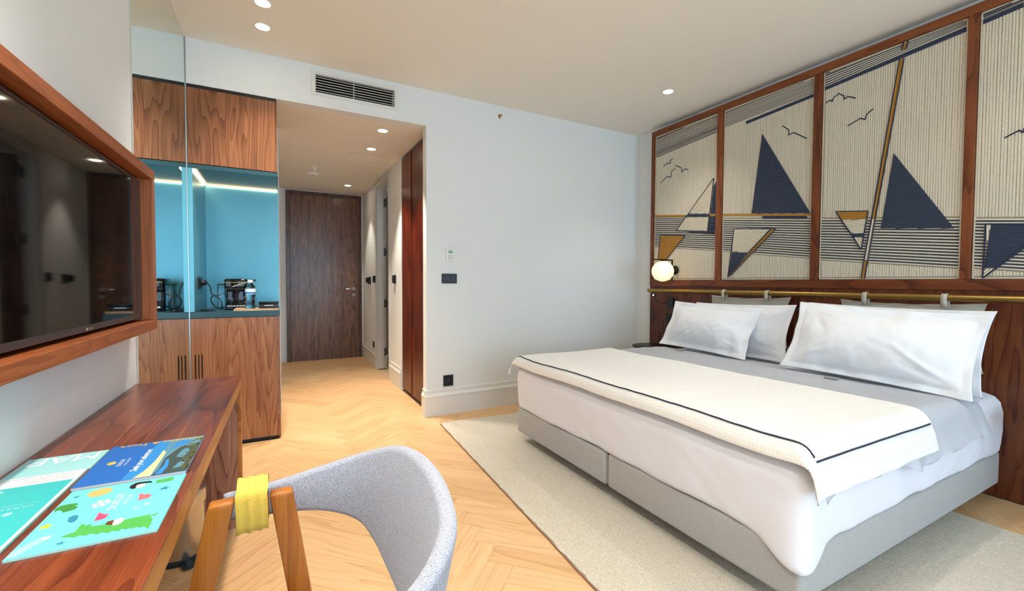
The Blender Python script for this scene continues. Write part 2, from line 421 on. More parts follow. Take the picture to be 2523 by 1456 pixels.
# wardrobe
w = thing('wardrobe', 'glossy dark red-brown wardrobe with two tall flush doors', 'wardrobe', (XC, 4.30, 0))
bx((.03, -.47, .05), (.62, .498, 2.545)).build('body', 'black_matte', w)
bx((.05, -.47, 0), (.60, .498, .05)).build('plinth', 'black_matte', w)
for y0, y1 in ((-.467, .094), (.10, .49)):
    dd = bx((.006, y0, .03), (.028, y1, 2.535), .002).build('door', 'wardrobe_wood', w)
    bx((-.0005, y0+.004, .03), (.0055, y0+.012, 2.535)).build('edge_strip', 'wardrobe_wood', dd)

# corridor fittings
def wall_switch(name, label, y, z, w=.055, h=.1, t=.03, grp=None):
    k = thing(name, label, 'switch', (XC, y, z), group=grp)
    bx((-t*.4, -w/2, -h/2), (0, w/2, h/2), .003).build('base_plate', 'black_plastic', k)
    bx((-t, -w*.42, -h*.44), (-t*.4-.0002, w*.42, h*.44), .003).build('rocker', 'black_matte', k)
    return k
wall_switch('wall_switch', 'black wall switch between bathroom doorway and wardrobe', 5.08, 1.228, .08, .1)
wall_switch('wall_switch', 'black wall switch on the corridor wall nearest the bathroom doorway casing', 6.26, 1.232, .085, .1)
wall_switch('card_holder', 'black key card holder beside the entry door', 6.60, 1.215, .05, .11, .045)
wall_switch('key_card_switch', 'small black box switch closest to the entry door', 6.78, 1.222, .06, .08, .035)
k = thing('wall_socket', 'black wall socket low above the corridor baseboard', 'socket', (XC, 6.37, .305))
bx((-.01, -.04, -.045), (0, .04, .045), .003).build('plate', 'black_plastic', k); B().lathe([(.022, -.0135), (.022, -.0102)], axis='X').build('insert', 'black_matte', k)

# downlights
def downlight(label, x, y, z, watt, grp, r=.042):
    beam = 72 if z < 2.7 else 100
    k = thing('downlight', label, 'downlight', (x, y, z), group=grp)
    b = B(); seg = 28
    b.lathe([(r+.007, 0), (r+.007, -.003), (r, -.003), (r, -.0005), (r+.005, -.0005), (r+.006, 0)], seg=seg, cap=False); smooth_sharp(b.build('trim_ring', 'white_plastic', k))
    B().lathe([(r-.001, -.0002), (r-.001, -.0015)], seg=seg).build('lamp', 'lamp_disc', k)
    ld = bpy.data.lights.new('downlight_beam', 'SPOT'); ld.energy = watt; ld.color = (1, .94, .85) if z > 2.7 else (1, .91, .78); ld.spot_size = math.radians(beam); ld.spot_blend = 1.0 if z > 2.7 else .55; ld.shadow_soft_size = .04
    lo = bpy.data.objects.new('downlight_beam', ld); COL.objects.link(lo); lo.parent = k; lo.location = (0, 0, -.012)
for lab, x, y, z, wt, g in (
    ('recessed round downlight in bedroom ceiling nearest the viewer', -.062, 3.057, CEIL, 60, 'bedroom downlights'),
    ('recessed round downlight in bedroom ceiling close to the bulkhead', -.07, 3.34, CEIL, 60, 'bedroom downlights'),
    ('lone recessed round downlight in the ceiling above the bed', 3.019, 2.745, CEIL, 30, 'bedroom downlights'),
    ('added unseen downlight filling the near bedside', 3.019, .75, CEIL, 12, 'bedroom downlights'),  # added out of view as weak fill for the bed
    ('added unseen downlight brightening the duvet and pillows', 2.35, 1.1, CEIL, 34, 'bedroom downlights'),  # added above the view to lift duvet and pillows
    ('added unseen downlight brightening the bed foot and rug', .75, 1.0, CEIL, 36, 'bedroom downlights'),  # added out of view to light the bed foot, rug and floor
    ('added unseen fill downlight in the ceiling behind the viewer', 1.45, -1.0, CEIL, 60, 'bedroom downlights'),  # added behind the camera for general fill
    ('added unseen downlight brightening the desk wall', -.06, .9, CEIL, 68, 'bedroom downlights'),  # added out of view to lift the desk wall
    ('added unseen downlight brightening the wall by the near desk end', -.06, .62, CEIL, 68, 'bedroom downlights'),  # second of the added pair, more light on the desk wall
    ('recessed round downlight in corridor ceiling closest to the bedroom', .848, 4.044, SOF, 90, 'corridor downlights'),
    ('middle one of three recessed round corridor downlights', .86, 4.653, SOF, 90, 'corridor downlights'),
    ('recessed round corridor downlight near the entry door', .889, 6.573, SOF, 30, 'corridor downlights')):
    downlight(lab, x, y, z, wt, g)
k = thing('smoke_detector', 'round white smoke detector on corridor ceiling', 'smoke detector', (.405, 6.05, SOF))
smooth_sharp(B().lathe([(.066, 0), (.066, -.012), (.05, -.026), (.02, -.03)]).build('housing', 'white_plastic', k)); B().lathe([(.012, -.0302), (.012, -.033)]).build('sensor_cap', 'print_grey', k)
k = thing('sprinkler', 'white pendent fire sprinkler on corridor ceiling', 'sprinkler', (.40, 5.70, SOF))
smooth_sharp(B().lathe([(.04, 0), (.038, -.006), (.014, -.01), (.012, -.03)]).build('escutcheon', 'white_plastic', k))
b = B(); b.tube([(-.012, 0, -.03), (-.016, 0, -.045), (0, 0, -.06)], .003, 8).tube([(.012, 0, -.03), (.016, 0, -.045), (0, 0, -.06)], .003, 8); b.build('yoke', 'white_plastic', k)
B().lathe([(.016, -.06), (.016, -.063)]).build('deflector', 'white_plastic', k)
k = thing('ceiling_sensor', 'small flat white disc on corridor ceiling beside the doorway', 'sensor', (.883, 5.65, SOF))
smooth_sharp(B().lathe([(.04, 0), (.038, -.006), (.02, -.01)]).build('disc', 'white_plastic', k)); B().lathe([(.006, -.01), (.006, -.014)]).build('tip', 'print_grey', k)
# access hatch
h = thing('ceiling_hatch', 'flush white access hatch in the corridor ceiling', 'hatch', (.90, 5.12, SOF))
bx((-.205, -.255, -.0015), (.205, .255, -.0004)).build('panel', 'ceiling_paint', h)
b = B()
for a, c in (((-.209, -.259), (.209, -.2565)), ((-.209, .2565), (.209, .259)), ((-.209, -.2565), (-.2065, .2565)), ((.2065, -.2565), (.209, .2565))): b.box((a[0], a[1], -.0018), (c[0], c[1], -.0004))
b.build('frame', 'hatch_edge', h)
# wall sprinkler
k = thing('wall_sprinkler', 'small round cream sidewall sprinkler high on the end wall', 'sprinkler', (1.859, D, 2.755))
smooth_sharp(B().lathe([(.034, 0), (.033, -.008), (.018, -.012), (.016, -.004)], axis='Y').build('escutcheon', 'white_plastic', k))
b = B(); b.lathe([(.007, -.004), (.007, -.035)], axis='Y').box((-.018, -.045, .012), (.018, -.02, .016)); b.build('nozzle', 'brass', k)

# air vent
v = thing('air_vent', 'white linear air conditioning grille in the bulkhead', 'vent', (.578, D, 2.735))
b = B(); X, Z, x, z = .336, .093, .304, .0705
b.box((-X, -.008, -Z), (-x, 0, Z)).box((x, -.008, -Z), (X, 0, Z)).box((-x, -.008, -Z), (x, 0, -z)).box((-x, -.008, z), (x, 0, Z)); b.build('frame', 'white_lacquer', v)
b = B(); b.box((-x, .09, -z), (x, .095, z)).box((-x, .03, z-.002), (x, .09, z)).box((-x, .03, -z), (x, .09, -z+.002)); b.build('duct', 'dark_void', v)
for i in range(6):
    zz = -z+.017+i*.0205
    bx((-x+.001, .004, zz-.0016), (x-.001, .011, zz+.0016)).build('slat', 'white_lacquer', v)
bx((-.02, .026, -z), (-.016, .05, z)).build('mullion', 'white_lacquer', v)

# thermostat, switches, socket on the end wall
k = thing('thermostat', 'white wall thermostat with small green screen', 'thermostat', (1.371, D, 1.443))
bx((-.038, -.018, -.061), (.038, 0, .061), .006).build('housing', 'white_plastic', k)
bx((-.022, -.0192, .012), (.022, -.0181, .040)).build('screen', 'lcd', k)
b = B()
for i in range(3):
    for j in range(3): b.box((-.022+j*.016, -.0188, -.012-i*.014), (-.01+j*.016, -.0181, -.006-i*.014))
b.box((-.01, -.0188, .048), (.012, -.0181, .051)); b.build('buttons', 'print_grey', k, kind='stuff')
k = thing('light_switch', 'dark grey four-gang light switch below the thermostat', 'switch', (1.364, D, 1.23))
bx((-.072, -.009, -.044), (.072, 0, .044), .003).build('plate', 'black_plastic', k)
for i in range(4): bx((-.042+i*.0213, -.013, -.022), (-.0222+i*.0213, -.0091, .022), .002).build('rocker', 'switch_blue', k)
def socket_fit(k, ax=1):
    bx((-.047, -.009, -.05), (.047, 0, .05), .003).build('plate', 'black_plastic', k)
    b = B(); b.lathe([(.024, -.0125), (.024, -.0091), (.021, -.0091), (.021, -.0125)], axis='Y', cap=False); b.build('well_ring', 'switch_blue', k)
    B().lathe([(.02, -.0108), (.02, -.0092)], axis='Y').build('well', 'switch_blue', k)
k = thing('wall_socket', 'black wall socket above the baseboard beside the bed', 'socket', (1.354, D, .305)); socket_fit(k)

# ================================================================ MINIBAR JOINERY
CX0, CX1 = -.548, .010
c = thing('wall_cabinet', 'walnut wall cabinet hung above the teal niche', 'cabinet', ((CX0+CX1)/2, D, 2.012)); hwid = (CX1-CX0)/2
bx((-hwid+.002, .024, .0), (hwid-.02, .695, .525)).build('body', 'walnut', c)
bx((-hwid, .0, .004), (hwid-.012, .0215, .523), .001).build('door', 'walnut', c)
bx((hwid-.0095, .006, .004), (hwid-.0035, .69, .523)).build('side_panel', 'walnut', c)
bx((-hwid, .01, .5255), (hwid-.006, .69, .548)).build('shadow_gap', 'black_matte', c)
c = thing('base_cabinet', 'walnut base cabinet with milled slots under the niche', 'cabinet', ((CX0+CX1)/2, D, 0))
bx((-hwid+.002, .024, .025), (hwid-.02, .69, .935)).build('body', 'walnut', c)
dr = bx((-hwid, 0, .028), (hwid-.018, .0215, .935), .001).build('door', 'walnut', c)
for i in range(3): bx((-hwid+.03+i*.019, -.0008, .38), (-hwid+.0365+i*.019, .003, .68)).build('slot', 'dark_void', dr)
bx((hwid-.0155, .004, .02), (hwid-.0095, .69, .935)).build('side_panel', 'walnut', c); bx((hwid-.007, .002, .012), (hwid, .69, .936)).build('side_panel', 'walnut', c)
bx((-hwid+.01, .02, 0), (hwid-.03, .66, .024)).build('plinth', 'toe_kick', c)
ct = bx((CX0, D-.003, .937), (CX1+.002, 4.41, .980), .002).build('worktop', 'teal_dark'); tag(ct, 'dark blue-grey worktop slab of the minibar niche', 'worktop')
n = thing('niche_lining', 'glossy teal lining panels around the minibar niche', 'panel', ((CX0+CX1)/2, D, .982))
bx((-hwid+.034, .60, 0), (hwid, .62, 1.0265)).build('back_panel', 'teal_panel', n)
bx((-hwid, .0, 0), (-hwid+.0335, .62, 1.0265)).build('side_panel', 'teal_panel', n)
bx((-hwid, -.002, 1.0), (hwid, .598, 1.0275)).build('top_panel', 'teal_dark', n)
b = thing('led_strip', 'warm glowing light strip along the niche back', 'light strip', (-.25, 4.31, 1.976)); bx((-.255, 0, -.004), (.255, .012, .004)).build('diffuser', 'led_strip', b); bx((-.256, -.002, .0042), (.256, .014, .006)).build('channel', 'steel', b)
b = thing('led_strip', 'warm glowing light strip along the niche side', 'light strip', (-.505, 4.02, 1.976)); bx((-.006, -.28, -.004), (.006, .275, .004)).build('diffuser', 'led_strip', b); bx((-.008, -.281, .0042), (.008, .276, .006)).build('channel', 'steel', b)

# mirror on the desk wall
k = on_left('wall_mirror', 'tall frameless mirror between television and minibar cabinet', 'mirror', -1.197, 0)
bx((0.0003, 0, .0), (.006, 1.190, CEIL-.002)).build('glass', 'mirror_glass', k)
bx((0.0003, 1.1902, 0), (.010, 1.197, CEIL-.002), .001).build('edge_trim', 'trim_metal', k)

# ---- on the worktop
WT = .9805
k = thing('wall_socket', 'black wall socket with plug inside the teal niche', 'socket', (-.5145+.0002, 3.96, 1.185), group=None)
bx((0, -.075, -.045), (.008, .075, .045), .003).build('plate', 'black_plastic', k)
bx((.0082, -.05, -.03), (.0115, .05, .03), .001).build('insert', 'black_matte', k)
pl = B().lathe([(.02, .0117), (.02, .03), (.012, .045)], (0, .02, 0), 'X', 16).build('plug', 'black_plastic', k)
def spline(P, n=14):
    P = [Vector(p) for p in P]; out = []
    for i in range(len(P)-1):
        p0, p1, p2, p3 = P[max(i-1, 0)], P[i], P[i+1], P[min(i+2, len(P)-1)]
        for t in range(n):
            t /= n
            out.append(.5*((2*p1)+(p2-p0)*t+(2*p0-5*p1+4*p2-p3)*t*t+(3*p1-p0-3*p2+p3)*t**3))
    return out+[P[-1]]
b = B().tube(spline([(-.468, 3.98, 1.185), (-.45, 3.985, 1.15), (-.44, 3.97, 1.10), (-.40, 3.95, 1.09), (-.36, 3.97, 1.10), (-.345, 4.02, 1.05), (-.37, 4.05, 1.0), (-.42, 4.04, .996), (-.45, 4.0, 1.05), (-.43, 3.97, 1.085), (-.39, 3.98, 1.06), (-.38, 4.0, 1.0), (-.40, 4.12, .986), (-.36, 4.19, .986), (-.30, 4.19, .986)]), .0035, 8)
tag(smooth_sharp(b.build('power_cable', 'black_plastic')), 'looping black power cable beside the coffee machine', 'cable')
b = B().tube(spline([(-.50, 3.80, .9845), (-.47, 3.76, .9845), (-.44, 3.79, .9845), (-.46, 3.84, .9845), (-.49, 3.80, .9905), (-.45, 3.765, .9905), (-.42, 3.80, .9845), (-.43, 3.86, .9845), (-.48, 3.87, .9845), (-.46, 3.81, .992), (-.40, 3.78, .9845)]), .003, 8)
tag(smooth_sharp(b.build('coiled_cable', 'black_plastic')), 'thin black cable coiled flat at the worktop end', 'cable')
# coffee machine
cm = thing('coffee_machine', 'black glossy capsule coffee machine with clear water tank', 'coffee machine', (-.283, 4.02, WT))
b = bx((-.072, -.10, 0), (.072, .13, .022), .006); smooth_sharp(b.build('base', 'black_gloss', cm))
b = bx((-.066, -.02, .0225), (.066, .13, .150), .008, 3); smooth_sharp(b.build('column', 'black_gloss', cm))
b = bx((-.074, -.085, .1505), (.074, .13, .236), .012, 3); hh = smooth_sharp(b.build('head', 'black_gloss', cm))
bx((-.070, -.0868, .207), (.066, -.0853, .2105)).build('trim_line', 'brass', hh)
bx((-.072, -.088, .152), (.074, -.0856, .163), .001).build('lower_band', 'black_matte', hh)
smooth_sharp(B().lathe([(.022, .1503), (.018, .128), (.012, .122)], (0, -.045, 0)).build('spout', 'black_plastic', cm))
b = B(); b.box((-.06, -.096, .0225), (.06, -.022, .03), .002)
for i in range(6): b.box((-.052+i*.019, -.092, .0302), (-.043+i*.019, -.028, .034))
b.build('drip_tray', 'steel', cm)
b = B(); b.tube([(-.02, -.096, .175), (.105, -.11, .222)], .006, 10); lv = smooth_sharp(b.build('lever', 'steel', cm)); b = bx((.105, -.12, .217), (.135, -.10, .232), .003); b.build('lever_grip', 'black_plastic', lv)
b = bx((-.125, -.035, .004), (-.0745, .10, .19), .008, 3); smooth_sharp(b.build('water_tank', 'clear_plastic', cm))
b = bx((-.127, -.037, .1905), (-.0742, .102, .197), .003); b.build('tank_lid', 'black_plastic', cm)
# tray, bottle, box
t = thing('wooden_tray', 'pale wooden serving tray at the worktop front', 'tray', (-.135, 3.82, WT))
bx((-.15, -.075, 0), (.138, .085, .012), .002).build('board', 'tray_wood', t)
for ya in (-.079, .0855): bx((-.15, ya, 0), (.138, ya+.0035, .015)).build('rim', 'tray_wood', t)
bt = thing('water_bottle', 'clear plastic water bottle with pale label standing on tray', 'bottle', (-.182, 3.83, WT+.0125))
b = B(); b.lathe([(.026, 0), (.034, .004), (.036, .02), (.033, .04), (.029, .065), (.030, .085), (.035, .105), (.036, .13), (.034, .15), (.028, .168), (.016, .182), (.014, .19), (.014, .196)], seg=24); smooth_sharp(b.build('bottle_body', 'clear_plastic', bt), 60)
smooth_sharp(B().lathe([(.0365, .108), (.0368, .135), (.035, .148)], seg=24, cap=False).build('label', 'bottle_label', bt)); smooth_sharp(B().lathe([(.0372, .112), (.0374, .124)], seg=24, cap=False).build('label_band', 'label_blue', bt))
smooth_sharp(B().lathe([(.0165, .1962), (.0165, .212), (.0145, .2145)], seg=20).build('cap', 'white_plastic', bt))
k = thing('service_box', 'low black leather box on the tray beside the bottle', 'box', (-.062, 3.845, WT+.0125))
b = bx((-.065, -.055, 0), (.065, .055, .034), .004); smooth_sharp(b.build('box_body', 'black_plastic', k)); b = bx((-.067, -.057, .0345), (.067, .057, .050), .005); smooth_sharp(b.build('lid', 'black_gloss', k)); bx((-.03, -.0585, .02), (.03, -.0555, .024)).build('nameplate', 'steel', k)
# ================================================================ DESK WALL
S0 = -1.22                                   # far end of the desk along the wall
DZ = .735
dk = on_left('desk', 'long walnut desk along the wall under the television', 'desk', S0, 0)
bx((.002, -1.96, DZ-.006), (.405, 0, DZ), .001).build('desk_top', 'walnut_desk', dk)
bx((.39, -1.96, DZ-.055), (.405, -.0002, DZ-.0062), .001).build('front_edge', 'walnut_edge', dk)
bx((.002, -1.96, DZ-.055), (.3895, -.045, DZ-.0065)).build('underframe', 'walnut_leg_lit', dk)
bx((.002, -.044, 0), (.3895, -.003, DZ-.0065), .001).build('leg_panel', 'walnut_leg_lit', dk)
bx((.39, -.044, 0), (.4045, -.003, DZ-.0552), .001).build('leg_front_edge', 'walnut_edge', dk)
bx((.002, -1.96, 0), (.40, -1.92, DZ-.0555), .001).build('leg_panel', 'walnut_leg_lit', dk)

# booklets: cover slab, pages, flat print on top
def flat(name, polys, m, parent, z, t=.00015):
    b = B()
    for p in polys: b.prism(p, z, z+t)
    return b.build(name, m, parent)
def blob(cx, cy, rx, ry, n=20, a=0):
    return [(cx+rx*math.cos(2*PI*k/n)*math.cos(a)-ry*math.sin(2*PI*k/n)*math.sin(a), cy+rx*math.cos(2*PI*k/n)*math.sin(a)+ry*math.sin(2*PI*k/n)*math.cos(a)) for k in range(n)]
def booklet(name, label, x0, x1, y0, y1, t, cover, z=DZ+.0003, pages='paper'):
    wx, wy = LW(x0, S0+y0)
    k = thing(name, label, 'booklet', (wx, wy, z), -TH, group='booklets on the desk')
    w, h = x1-x0, y1-y0
    bx((0, 0, 0), (w, h, .0006)).build('back_cover', cover, k)
    bx((.001, .001, .0007), (w-.001, h-.001, t-.0007)).build('pages', pages, k)
    bx((0, 0, t-.0006), (w, h, t), .0002, 1).build('front_cover', cover, k)
    return k, (lambda P: [(x-x0, y-y0) for x, y in P])
# children's club booklet
k, q = booklet('activity_booklet', 'mint green booklet with sun, heart and crocodile drawings', .185, .387, -1.498, -1.23, .004, 'ink_mint')
T_ = .0041
G = {'heart': [(0.322,-1.343),(0.321,-1.324),(0.317,-1.313),(0.322,-1.311),(0.328,-1.319),(0.333,-1.316),(0.342,-1.327),(0.34,-1.341),(0.33,-1.343)],
 'wing1': [(0.338,-1.377),(0.337,-1.362),(0.35,-1.365),(0.349,-1.376)], 'wing2': [(0.336,-1.379),(0.323,-1.38),(0.328,-1.391),(0.335,-1.389)],
 'leaf': [(0.191,-1.331),(0.186,-1.313),(0.19,-1.302),(0.204,-1.3),(0.216,-1.302),(0.219,-1.31),(0.215,-1.314),(0.223,-1.322),(0.221,-1.333),(0.206,-1.339),(0.198,-1.324),(0.192,-1.324)],
 'balloon': [(0.228,-1.386),(0.224,-1.369),(0.23,-1.362),(0.237,-1.365),(0.241,-1.382),(0.24,-1.394),(0.235,-1.394)],
 'crown': [(0.272,-1.407),(0.271,-1.391),(0.269,-1.371),(0.276,-1.378),(0.282,-1.385),(0.287,-1.383),(0.288,-1.4),(0.284,-1.405),(0.279,-1.406)],
 'croc': [(0.24,-1.449),(0.25,-1.442),(0.256,-1.438),(0.255,-1.416),(0.257,-1.41),(0.263,-1.415),(0.263,-1.423),(0.269,-1.418),(0.274,-1.42),(0.272,-1.428),(0.294,-1.431),(0.334,-1.426),(0.36,-1.425),(0.37,-1.451),(0.371,-1.486),(0.36,-1.47),(0.357,-1.475),(0.35,-1.468),(0.346,-1.473),(0.34,-1.467),(0.335,-1.471),(0.328,-1.464),(0.324,-1.471),(0.314,-1.464),(0.311,-1.471),(0.299,-1.462),(0.294,-1.467),(0.283,-1.458),(0.277,-1.463),(0.266,-1.456),(0.262,-1.461),(0.254,-1.456),(0.247,-1.454)],
 'hair': [(0.295,-1.43),(0.296,-1.422),(0.303,-1.42),(0.306,-1.422),(0.306,-1.43),(0.308,-1.44),(0.301,-1.437)],
 'foot': [(0.36,-1.425),(0.368,-1.429),(0.371,-1.422),(0.373,-1.426),(0.37,-1.435),(0.363,-1.43)],
 'girlhair': [(0.29,-1.267),(0.289,-1.254),(0.296,-1.242),(0.311,-1.242),(0.324,-1.246),(0.328,-1.256),(0.316,-1.252),(0.3,-1.254),(0.302,-1.274),(0.298,-1.275)],
 'sleeve': [(0.335,-1.262),(0.334,-1.246),(0.348,-1.244),(0.361,-1.24),(0.367,-1.247),(0.366,-1.262),(0.353,-1.265)],
 'pencil': [(0.187,-1.492),(0.186,-1.471),(0.208,-1.436),(0.22,-1.449),(0.198,-1.492)], 'ptip': [(0.208,-1.436),(0.224,-1.435),(0.223,-1.444),(0.22,-1.449)]}
def star(cx, cy, r): return [(cx+(r if i % 2 == 0 else r*.45)*math.cos(PI/5*i+.3), cy+(r if i % 2 == 0 else r*.45)*math.sin(PI/5*i+.3)) for i in range(10)]
flat('sun_print', [q(blob(.24, -1.262, .02, .021))], 'ink_orange', k, T_)
flat('heart_print', [q(G['heart'])], 'ink_red', k, T_); flat('dragonfly_print', [q(G['wing1']), q(G['wing2'])], 'ink_pale', k, T_)
flat('star_print', [q(star(.359, -1.301, .011)), q(star(.203, -1.267, .006)), q(star(.248, -1.474, .007)), q(G['balloon'])], 'ink_navy', k, T_)
flat('yellow_star_print', [q(star(.2, -1.391, .011))], 'ink_yellow', k, T_); flat('leaf_print', [q(G['leaf'])], 'ink_green2', k, T_)
flat('bird_print', [q(G['crown'])], 'ink_pink', k, T_); flat('crocodile_print', [q(G['croc']), q(G['foot'])], 'ink_green', k, T_)
flat('face_print', [q(blob(.313, -1.43, .009, .014))], 'ink_skin', k, T_+.0002); flat('face_print', [q(blob(.309, -1.263, .008, .012))], 'ink_skin', k, T_+.0002); flat('hair_print', [q(G['hair'])], 'ink_brown', k, T_+.0004); flat('dark_hair_print', [q(G['girlhair'])], 'ink_black', k, T_+.0004)
flat('sleeve_print', [q(G['sleeve'])], 'ink_green', k, T_); flat('pencil_print', [q(G['pencil'])], 'ink_pale', k, T_); flat('pencil_tip_print', [q(G['ptip'])], 'ink_skin', k, T_)
flat('seal_print', [q(blob(.26+.011*math.cos(a), -1.326+.014*math.sin(a), .0045, .0055, 12)) for a in [2*PI*i/6 for i in range(6)]]+[q(blob(.26, -1.326, .005, .006, 12))], 'ink_white', k, T_)
P = lambda x, y, k0=(.185, -1.498): (x-k0[0], y-k0[1], T_+.0002)
text_mesh('title_lettering', 'DUKLEY', 'ink_white', k, P(.292, -1.368), (0, 1, 0), (-1, 0, 0), .021, spacing=1.05)
text_mesh('subtitle_lettering', 'KIDS CLUB', 'ink_white', k, P(.306, -1.354), (0, 1, 0), (-1, 0, 0), .010)
# tours booklet
k, q = booklet('tour_booklet', 'blue booklet with mountain and lake cover picture', .178, .384, -1.22, -.95, .007, 'ink_blue')
T_ = .0071; k0 = (.178, -1.22)
# sunrise over a lake and hills, printed in flat bands
for i, (cc, x0) in enumerate((('ink_sky', .262), ('ink_hill2', .30))):
    flat('sky_print', [q([(x0, -1.2195), (.3835, -1.2195), (.3835, -.9505), (x0+.02-.01*i, -.9505)])], cc, k, T_+.0001*i)
flat('sunrise_print', [q([(.284, -1.219), (.296, -1.18), (.304, -1.119), (.306, -1.04), (.315, -1.06), (.316, -1.124), (.316, -1.219)])], 'ink_glow', k, T_+.0003)
flat('hill_print', [q([(.318, -1.219), (.324, -1.18), (.322, -1.105), (.33, -1.075), (.342, -1.028), (.362, -1.025), (.379, -1.01), (.3835, -1.0), (.3835, -1.219)])], 'ink_hill', k, T_+.0003)
flat('lake_print', [q([(.322, -1.215), (.330, -1.16), (.326, -1.12), (.333, -1.12), (.340, -1.17), (.336, -1.215)])], 'ink_sky', k, T_+.0004)
flat('bay_print', [q([(.318, -1.04), (.325, -.99), (.338, -.965), (.356, -.975), (.352, -1.005), (.335, -1.02)])], 'ink_sky', k, T_+.0004)
flat('ridge_print', [q([(.345, -1.11), (.350, -1.06), (.360, -1.045), (.368, -1.07), (.362, -1.12)]), q([(.352, -1.19), (.360, -1.15), (.370, -1.14), (.372, -1.19)])], 'ink_hill2', k, T_+.00045)
fl = []
for i in range(110):
    yy = random.uniform(-1.20, -.965); xx = .383-random.random()**2*(.012+.03*(yy+1.21)/.25); fl.append(q(blob(xx, yy, .0022, .004, 6, random.random()*3)))
flat('foliage_print', fl, 'ink_leaf', k, T_+.0005)
flat('seal_print', [q(blob(.212, -1.088, .009, .011, 16))], 'ink_gold', k, T_)
P = lambda x, y: (x-k0[0], y-k0[1], T_+.0006)
text_mesh('script_lettering', 'Seek your adventure', 'ink_white', k, P(.279, -1.172), (0, 1, 0), (-1, 0, 0), .0205, shear=.35, bold=.0002, spacing=.9)
text_mesh('title_lettering', 'Activities & Tours', 'ink_gold', k, P(.383, -.957), (-1, 0, 0), (0, -1, 0), .026, bold=.0004, spacing=.98)
text_mesh('brand_lettering', 'DUKLEY', 'ink_white', k, P(.236, -1.118), (0, 1, 0), (-1, 0, 0), .0135)
text_mesh('subtitle_lettering', 'HOTEL & RESORT', 'ink_white', k, P(.246, -1.118), (0, 1, 0), (-1, 0, 0), .0066)
# turquoise folder and map
k, q = booklet('information_folder', 'turquoise folder with white text strip lying by the wall', .004, .168, -1.46, -1.089, .004, 'ink_teal')
k0 = (.004, -1.46); T_ = .0041
flat('white_strip', [q([(.0045, -1.149), (.1675, -1.149), (.1675, -1.0895), (.0045, -1.0895)]), q([(.161, -1.4595), (.1675, -1.4595), (.1675, -1.1495), (.161, -1.1495)])], 'ink_silver', k, T_)
P = lambda x, y: (x-k0[0], y-k0[1], T_+.0003)
for i, t in enumerate(('HOUSE RULES & INFORMATION', 'SERVICES DIRECTORY', 'GUEST INFORMATION')):
    text_mesh('strip_lettering', t, 'print_grey', k, P(.155, -1.098-i*.017), (-1, 0, 0), (0, -1, 0), .0095)
text_mesh('brand_lettering', 'DUKLEY', 'ink_pale', k, P(.140, -1.268), (-1, 0, 0), (0, -1, 0), .016)
text_mesh('subtitle_lettering', 'HOTEL & RESORT', 'ink_pale', k, P(.143, -1.254), (-1, 0, 0), (0, -1, 0), .0075)
flat('seal_print', [q(blob(.112, -1.299, .008, .009, 6)), q(blob(.046, -1.17, .009, .009, 16))], 'ink_pale', k, T_)
k, q = booklet('map_leaflet', 'pale aqua map leaflet with big white letters by the wall', .014, .171, -1.085, -.953, .003, 'ink_pale')
k0 = (.014, -1.085)
text_mesh('title_lettering', 'MAP', 'ink_white', k, (.150, .123, .0032), (-1, 0, 0), (0, -1, 0), .073, bold=.0, spacing=.95)

# television in its wooden surround
TS0, TS1, TZ0, TZ1, TD = -2.53, -1.262, .985, 1.683, .09
tf = on_left('television_surround', 'deep walnut picture frame surround around the television', 'frame', TS0, TZ0, off=.001)
w, h, e = TS1-TS0, TZ1-TZ0, .042
bx((0, 0, h-e), (TD, w, h), .002).build('top_rail', 'teak_frame_y', tf); bx((0, 0, 0), (TD, w, e), .002).build('bottom_rail', 'teak_frame_y', tf)
bx((0, 0, e+.0003), (TD-.0005, e, h-e-.0003), .002).build('stile', 'teak_frame_z', tf); bx((0, w-e, e+.0003), (TD-.0005, w, h-e-.0003), .002).build('stile', 'teak_frame_z', tf)
bx((0, e+.001, e+.001), (.006, w-e-.001, h-e-.001)).build('back_board', 'black_matte', tf)
tv = on_left('television', 'flat black glossy television set in the wooden surround', 'television', TS0+e+.014, TZ0+e+.012, off=.012)
tw, th = w-2*e-.028, h-2*e-.024
b = B(); b.box((0, 0, 0), (.04, tw, th), .003); b.build('housing', 'bezel', tv)
bx((.0402, .010, .022), (.0412, tw-.010, th-.012)).build('screen', 'screen', tv)
lg = bx((.0402, tw*.5-.022, .005), (.042, tw*.5+.022, .013), .0005).build('maker_plate', 'steel', tv)

# waste bin
k = thing('waste_bin', 'stainless steel pedal bin under the desk', 'bin', (-.385, 2.33, 0))
smooth_sharp(B().lathe([(.099, 0), (.101, .004), (.101, .022), (.098, .024)], seg=40).build('base_ring', 'rubber', k))
smooth_sharp(B().lathe([(.096, .0242), (.096, .235), (.097, .237)], seg=40).build('body', 'steel', k))
smooth_sharp(B().lathe([(.098, .2375), (.099, .27), (.096, .29), (.08, .302), (.03, .308)], seg=40).build('lid', 'steel', k))
b = B(); b.box((-.022, -.15, .004), (.022, -.103, .016), .003).box((-.012, -.155, .0165), (.012, -.104, .022), .002); pdl = b.build('pedal', 'rubber', k); pdl.rotation_euler = (0, 0, .35)
b = bx((.094, -.02, .03), (.112, .02, .075), .003); b.build('hinge_block', 'black_plastic', k)

